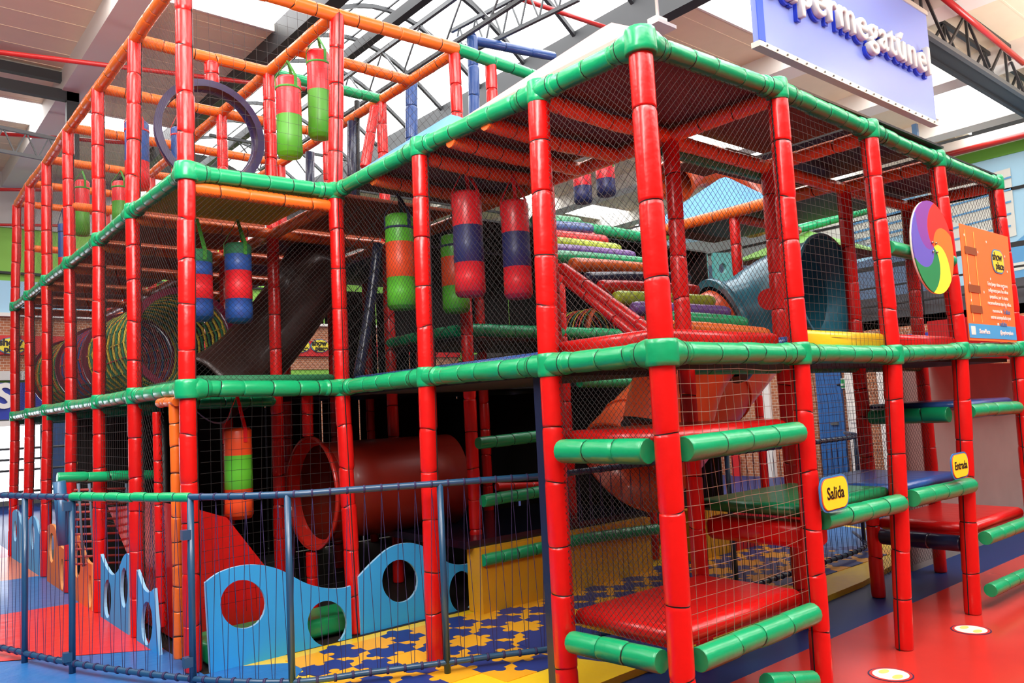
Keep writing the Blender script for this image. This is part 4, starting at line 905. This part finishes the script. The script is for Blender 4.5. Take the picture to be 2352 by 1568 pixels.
# posters and boards on the right brick wall
for (x0, x1, y0, y1, m, lb) in ((2063, 2098, 905, 935, RBN, 'small red board with a yellow logo low on the brick wall'), (1630, 1655, 1055, 1110, mat('poster_yellow', 'd8c860', .6), 'striped yellow poster seen under the red steps'), (1680, 1702, 1045, 1105, RBN, 'red text poster seen under the red steps'), (2090, 2105, 1000, 1065, MATS['poster_yellow'], 'narrow yellow poster right of the brick wall'), (1952, 1975, 930, 970, WHITE, 'white notice board on the brick wall beside the blue door')):
    a = at(x0, y0, u=11.9); b = at(x1, y1, u=11.9)
    o = box('wall_poster', (11.88, b.y, b.z), (11.93, a.y, a.z), m, label=lb, cat='poster')
# brown band of show place logos on the back and right walls
def logo(c, s, axis, lb):
    e = empty('logo_plaque', c, lb, 'logo'); X = V3((1, 0, 0)) if axis == 'x' else V3((0, -1, 0)); Nn = V3((0, -1, 0)) if axis == 'x' else V3((-1, 0, 0)); Zz = V3((0, 0, 1))
    for k, m, d in ((1, MATS['logo_blue'], 0), (.9, MATS['logo_yellow'], .012)):
        mb = MB(); mb.poly([c+Nn*d+X*(1.25*s*k*cos(a*pi/16))+Zz*(.8*s*k*sin(a*pi/16)) for a in range(32)], [], Nn*.01); mb.build('plate', m, e, recalc=True)
    lettering('lettering', 'show', basis(c+Nn*.026+Zz*s*.3-X*s*.15, X, Zz), s*.9, INK, e, .002, bold=.01); lettering('lettering', 'place', basis(c+Nn*.026-Zz*s*.35+X*s*.15, X, Zz), s*.8, INK, e, .002, bold=.01)
band('fascia_sign', (-5, 17.88, 3.36), (12, 17.96, 3.78), RBN, 'red fascia band with yellow logos on the back wall')
for x in (28, 690, 735): logo(at(x, 794, v=17.86), .23, 'x', {28: 'yellow oval show place logo on the red band at the far left', 690: 'yellow oval show place logo seen through the nets, left one', 735: 'yellow oval show place logo seen through the nets, right one'}[x])
logo(at(2075, 922, u=11.87), .12, 'y', 'tiny yellow show place logo on the red board by the brick wall'); logo(at(1677, 955, u=11.97), .13, 'y', 'tiny yellow show place logo seen under the middle tier')
band('fascia_sign', (-5, 17.9, 1.95), (3.5, 17.99, 2.75), SB, 'dark blue fascia with white letters at the far left')
p = at(10, 912, v=17.88); lettering('fascia_lettering', 'S', basis(p, (1, 0, 0), (0, 0, 1)), .75, WHITE, bpy.data.objects['fascia_sign.002'], .03, bold=.02)
st_('trim_20', (-5, 17.85, 1.8), (3.5, 18, 1.92), WHITE); st_('trim_21', (-5, 17.85, 2.8), (3.5, 18, 3.0), mat('pale_grey', 'c9c6c0', .6)); st_('trim_22', (-5, 17.85, 4.2), (12, 18, 4.28), WHITE)
st_('wall_back', (-5, 17.93, 4.28), (3, 17.99, 5.0), MB2); st_('trim_24', (-8, 17.9, 5.15), (12, 18, 5.2), BLACK); st_('wall_back', (-8, 17.95, 6.2), (12, 17.99, 7.8), mat('pale_grey', 'c9c6c0', .6))
WIN = mat('bright_window', 'f4f7ff', .5, emit=3.0)
st_('window_1', (-5, 17.95, .2), (1.25, 18.0, 1.8), WIN)
for k in range(5): st_('window_frame', (-4.8+k*1.3, 17.9, ZR), (-4.72+k*1.3, 17.95, 1.8), DARK)
st_('trim_25', (1.0, 17.8, ZR), (1.25, 18, 1.8), mat('grey_pillar', '5f5a52', .7))
st_('trim_26', (-5, 17.9, 1.05), (1.2, 17.95, 1.1), DARK)
p = at(183, 1050, v=17.7); box('wall_poster', (p.x-.65, 17.7, .5), (p.x+.65, 17.75, 2.0), mat('poster_blue', '24456e', .6), label='blue poster with a yellow shape on the back wall at left', cat='poster')
mb = MB(); mb.ellipsoid((p.x+.1, 17.69, 1.05), (.4, .01, .4)); mb.build('printed_shape', mat('poster_yellow2', 'b59a26', .6), bpy.data.objects['wall_poster.005'])
e = empty('back_railing', (-2, 16, ZR), 'thin dark railing at the far left behind the frame', 'railing')
for z in (1.35, .95, .55): mb = MB(); mb.sweep([(-4, 15, z), (2.5, 15, z)], .025, 6); mb.build('rail', DARK, e)
for k in range(7): mb = MB(); mb.sweep([(-4+k, 15, ZR), (-4+k, 15, 1.35)], .025, 6); mb.build('post', DARK, e)
# grey board behind the entrance and the counter beyond the frame
st_('wall_front_right', (4.6, .98, ZR), (7.8, 1.06, 1.86), mat('grey_board', '928b84', .7, var=.1))
st_('wall_front_right', (3.42, 1.9, ZR), (3.6, 1.95, 1.9), WHITE) if False else None
box('counter_panel', (5.35, .3, 1.9), (7.8, .96, 2.28), RBN, label='plain red counter panel at the right edge of the picture', cat='counter')
# ---------------- ceiling
CP = mat('ceiling_panel', 'f4e2c4', .6, var=.04); WBM = mat('white_beam', 'f0ebe2', .6)
H = 7.45
# ribbed panels and skylights between the white beams
strips = [(-9, -.35), (.15, 2.0), (6.1, 9.1), (9.6, 12.2), (12.7, 15.2), (15.7, 17)]
sky_v = [(-6.5, -4.5), (-2.6, -1.0), (2.9, 4.35), (7.0, 8.5), (13.3, 14.5)]
k = 0
for a, b in strips:
    v = -9
    for s0_, s1_ in sky_v+[(18, 18)]:
        mb = MB(); mb.box((a, v, H), (b, s0_, H+.06)); x = v+.3
        while x < s0_: mb.box((a, x, H-.006), (b, x+.03, H)); x += .55
        mb.build('ceiling', CP, kind='structure')
        if s1_ > s0_:
            mb = MB(); mb.box((a, s0_, H+.10), (b, s1_, H+.12)); mb.build('window_%d' % (30+k), SKYP, kind='structure'); k += 1
            for q in (s0_, s1_): mb = MB(); mb.box((a, q-.02, H-.02), (b, q+.02, H+.12)); mb.build('ceiling_trim', WBM, kind='structure')
        v = s1_
for a, b in ((-.35, .15), (9.1, 9.6), (12.2, 12.7), (15.2, 15.7)):
    st_('ceiling_beam', (a, -9, H-.35), (b, 18, H+.1), WBM)
# vault skylight between the panels
NVS = 14; u0, u1 = 2.0, 6.1; mb = MB(); rise = 1.0; base = 0
cr = []
for i in range(NVS+1):
    t = i/NVS; cr.append((u0+(u1-u0)*t, H+.15+rise*sin(pi*t)))
for v in (-9, 18):
    for x, z in cr: mb.v.append(V3((x, v, z)))
for i in range(NVS): mb.face((i, i+1, NVS+2+i, NVS+1+i), 0)
mb.build('window_vault', SKYP, kind='structure')
e = empty('vault_frame', (4, 5, H), 'dark steel arched ribs and purlins of the glazed roof vault', 'roof frame')
for v in [x*1.25-2.5 for x in range(16)]:
    mb = MB(); mb.sweep([V3((x, v, z-.08)) for x, z in cr], .045, 4, smooth=False); mb.build('arch_rib', DARK, e)
for i in (3, 5, 7, 9, 11):
    mb = MB(); mb.sweep([V3((cr[i][0], -9, cr[i][1]-.06)), V3((cr[i][0], 18, cr[i][1]-.06))], .018, 4, smooth=False); mb.build('purlin', DARK, e)
for uu in (2.0, 6.1): mb = MB(); mb.box((uu-.11, -9, H-.3), (uu+.11, 18, H+.2)); mb.build('edge_beam', DARK, e)
mb = MB(); mb.box((2.85, -9, H-.35), (2.97, 18, H-.2)); mb.build('edge_beam', DARK, e)
def truss(name, a, b, h, n, lb, m=GREYST, r=.035, parent=None):
    """lattice girder between a and b: two chords and zigzag webs"""
    e = empty(name, a, lb, 'truss'); a = V3(a); b = V3(b); up = V3((0, 0, h))
    for nm, q in (('lower_chord', V3()), ('upper_chord', up)): mb = MB(); mb.sweep([a+q, b+q], r, 4, smooth=False); mb.build(nm, m, e)
    mb = MB(); d = (b-a)/n
    for i in range(n):
        mb.sweep([a+d*i, a+d*(i+.5)+up], r*.42, 4, smooth=False); mb.sweep([a+d*(i+.5)+up, a+d*(i+1)], r*.42, 4, smooth=False)
    mb.build('web_bars', m, e); return e
truss('roof_truss', at(1040, 140, z=6.7), at(1330, -2, z=6.7), .45, 7, 'grey lattice truss crossing the glazed vault, the middle one')
truss('roof_truss', (3.3, 12.5, 6.6), (3.3, 3.0, 6.6), .6, 9, 'grey lattice truss running lengthwise under the glazed vault')
truss('roof_truss', (6.1, 5.6, 6.75), (9.4, 5.6, 6.75), .6, 5, 'grey truss under the pink ceiling left of the hanging sign')
truss('roof_truss', at(-20, 342, v=11), at(138, 372, v=11), .35, 3, 'dark steel truss end entering at the left edge')
mb = MB(); mb.box((-9, 11.6, 6.95), (-.1, 11.72, 7.12)); mb.box((-9, 11.6, 7.25), (-.1, 11.72, 7.4)); mb.box((-.28, 11.6, 5.9), (-.1, 11.72, 7.2)); mb.build('roof_girder', DARK, None, 'black double girder with a column at the upper left', 'girder')
truss('roof_truss', (2.0, 11.6, 6.2), (9.0, 11.6, 6.2), .6, 7, 'dark lattice truss behind the purple ring', DARK)
# big dark truss over the sign
e = empty('roof_truss', (8, 2.0, 6.3), 'big dark steel box truss at the upper right above the sign', 'truss')
ta, tb = at(2100, 60, z=6.6), at(2420, 265, z=6.6); d = (tb-ta); ta = ta-d*1.2; tb = tb+d*.3; side = V3((-d.y, d.x, 0)).normalized()*.32
for q, w in ((V3(), .05), (side, .05), (V3((0, 0, .75)), .045), (side+V3((0, 0, .75)), .045)): mb = MB(); mb.sweep([ta+q, tb+q], w, 4, smooth=False); mb.build('chord', GREYST if w == .05 and q.length < .01 else DARK, e)
mb = MB(); n = 9
mb.poly([ta+side*.06, tb+side*.06, tb+side*.94, ta+side*.94], [], (0, 0, .02)); mb.build('bottom_plate', DARK, e, recalc=True); mb = MB()
for i in range(n):
    p = ta+(tb-ta)*i/n; q = ta+(tb-ta)*(i+.5)/n; r2 = ta+(tb-ta)*(i+1)/n; Zq = V3((0, 0, .75))
    for s_ in (V3(), side): mb.sweep([p+s_, q+s_+Zq], .025, 4, smooth=False); mb.sweep([q+s_+Zq, r2+s_], .025, 4, smooth=False); mb.sweep([q+s_, q+s_+Zq], .025, 4, smooth=False)
mb.build('web_bars', DARK, e)
# pipes
PRm = mat('pipe_red', 'c22a28', .35, .2)
for pts, r, lb in (([at(-10, 119, v=9.4), at(700, 205, v=9.4)], .035, 'red sprinkler pipe across the upper left'), ([at(-10, 306, v=13), at(520, 345, v=13)], .035, 'second red sprinkler pipe lower at the left'), ([at(-10, 435, v=16.5), at(160, 437, v=16.5)], .035, 'third red sprinkler pipe at the left edge'), ([at(-10, 516, v=17), at(140, 518, v=17)], .03, 'lowest thin red pipe at the left edge'),
        ([at(1180, -8, z=7.1), at(1400, 66, z=7.1)], .035, 'red pipe crossing the glazed vault'), ([V3((16.6, 5.6, 7.0)), V3((16.6, -2, 7.0))], .07, 'thick red pipe above the green band at right'), ([at(2150, -20, z=6.9), at(2350, 145, z=6.9)], .045, 'red pipe behind the big dark truss')):
    mb = MB(); mb.sweep(pts, r, 10); mb.build('sprinkler_pipe', PRm, None, lb, 'pipe')
# pendant box near the front peak
p = at(1512, 60, v=3.0); e = empty('ceiling_projector', p, 'small white box hanging from the ceiling on a thin rod above the front corner', 'projector')
mb = MB(); mb.box((p.x-.16, p.y-.13, p.z-.04), (p.x+.16, p.y+.13, p.z+.0)); mb.build('base_plate', WHITE, e); mb = MB(); mb.box((p.x-.1, p.y-.07, p.z), (p.x+.08, p.y+.07, p.z+.08)); mb.build('housing', WHITE, e)
mb = MB(); mb.sweep([p+V3((0, 0, .08)), V3((p.x, p.y, H))], .02, 8); mb.build('rod', WHITE, e)

# ------------------------------------------------------------------ groups for things of one kind
from collections import Counter
import re
stemn = lambda o: re.sub(r'\.\d+$', '', o.name)
cnt = Counter(stemn(o) for o in COL.objects if o.parent is None and o.get('label'))
for o in COL.objects:
    if o.parent is None and o.get('label') and cnt[stemn(o)] > 1 and not o.get('group'):
        k = stemn(o).replace('_', ' '); o['group'] = k+('es' if k.endswith('x') or k.endswith('s') else 's')+' of the play hall'
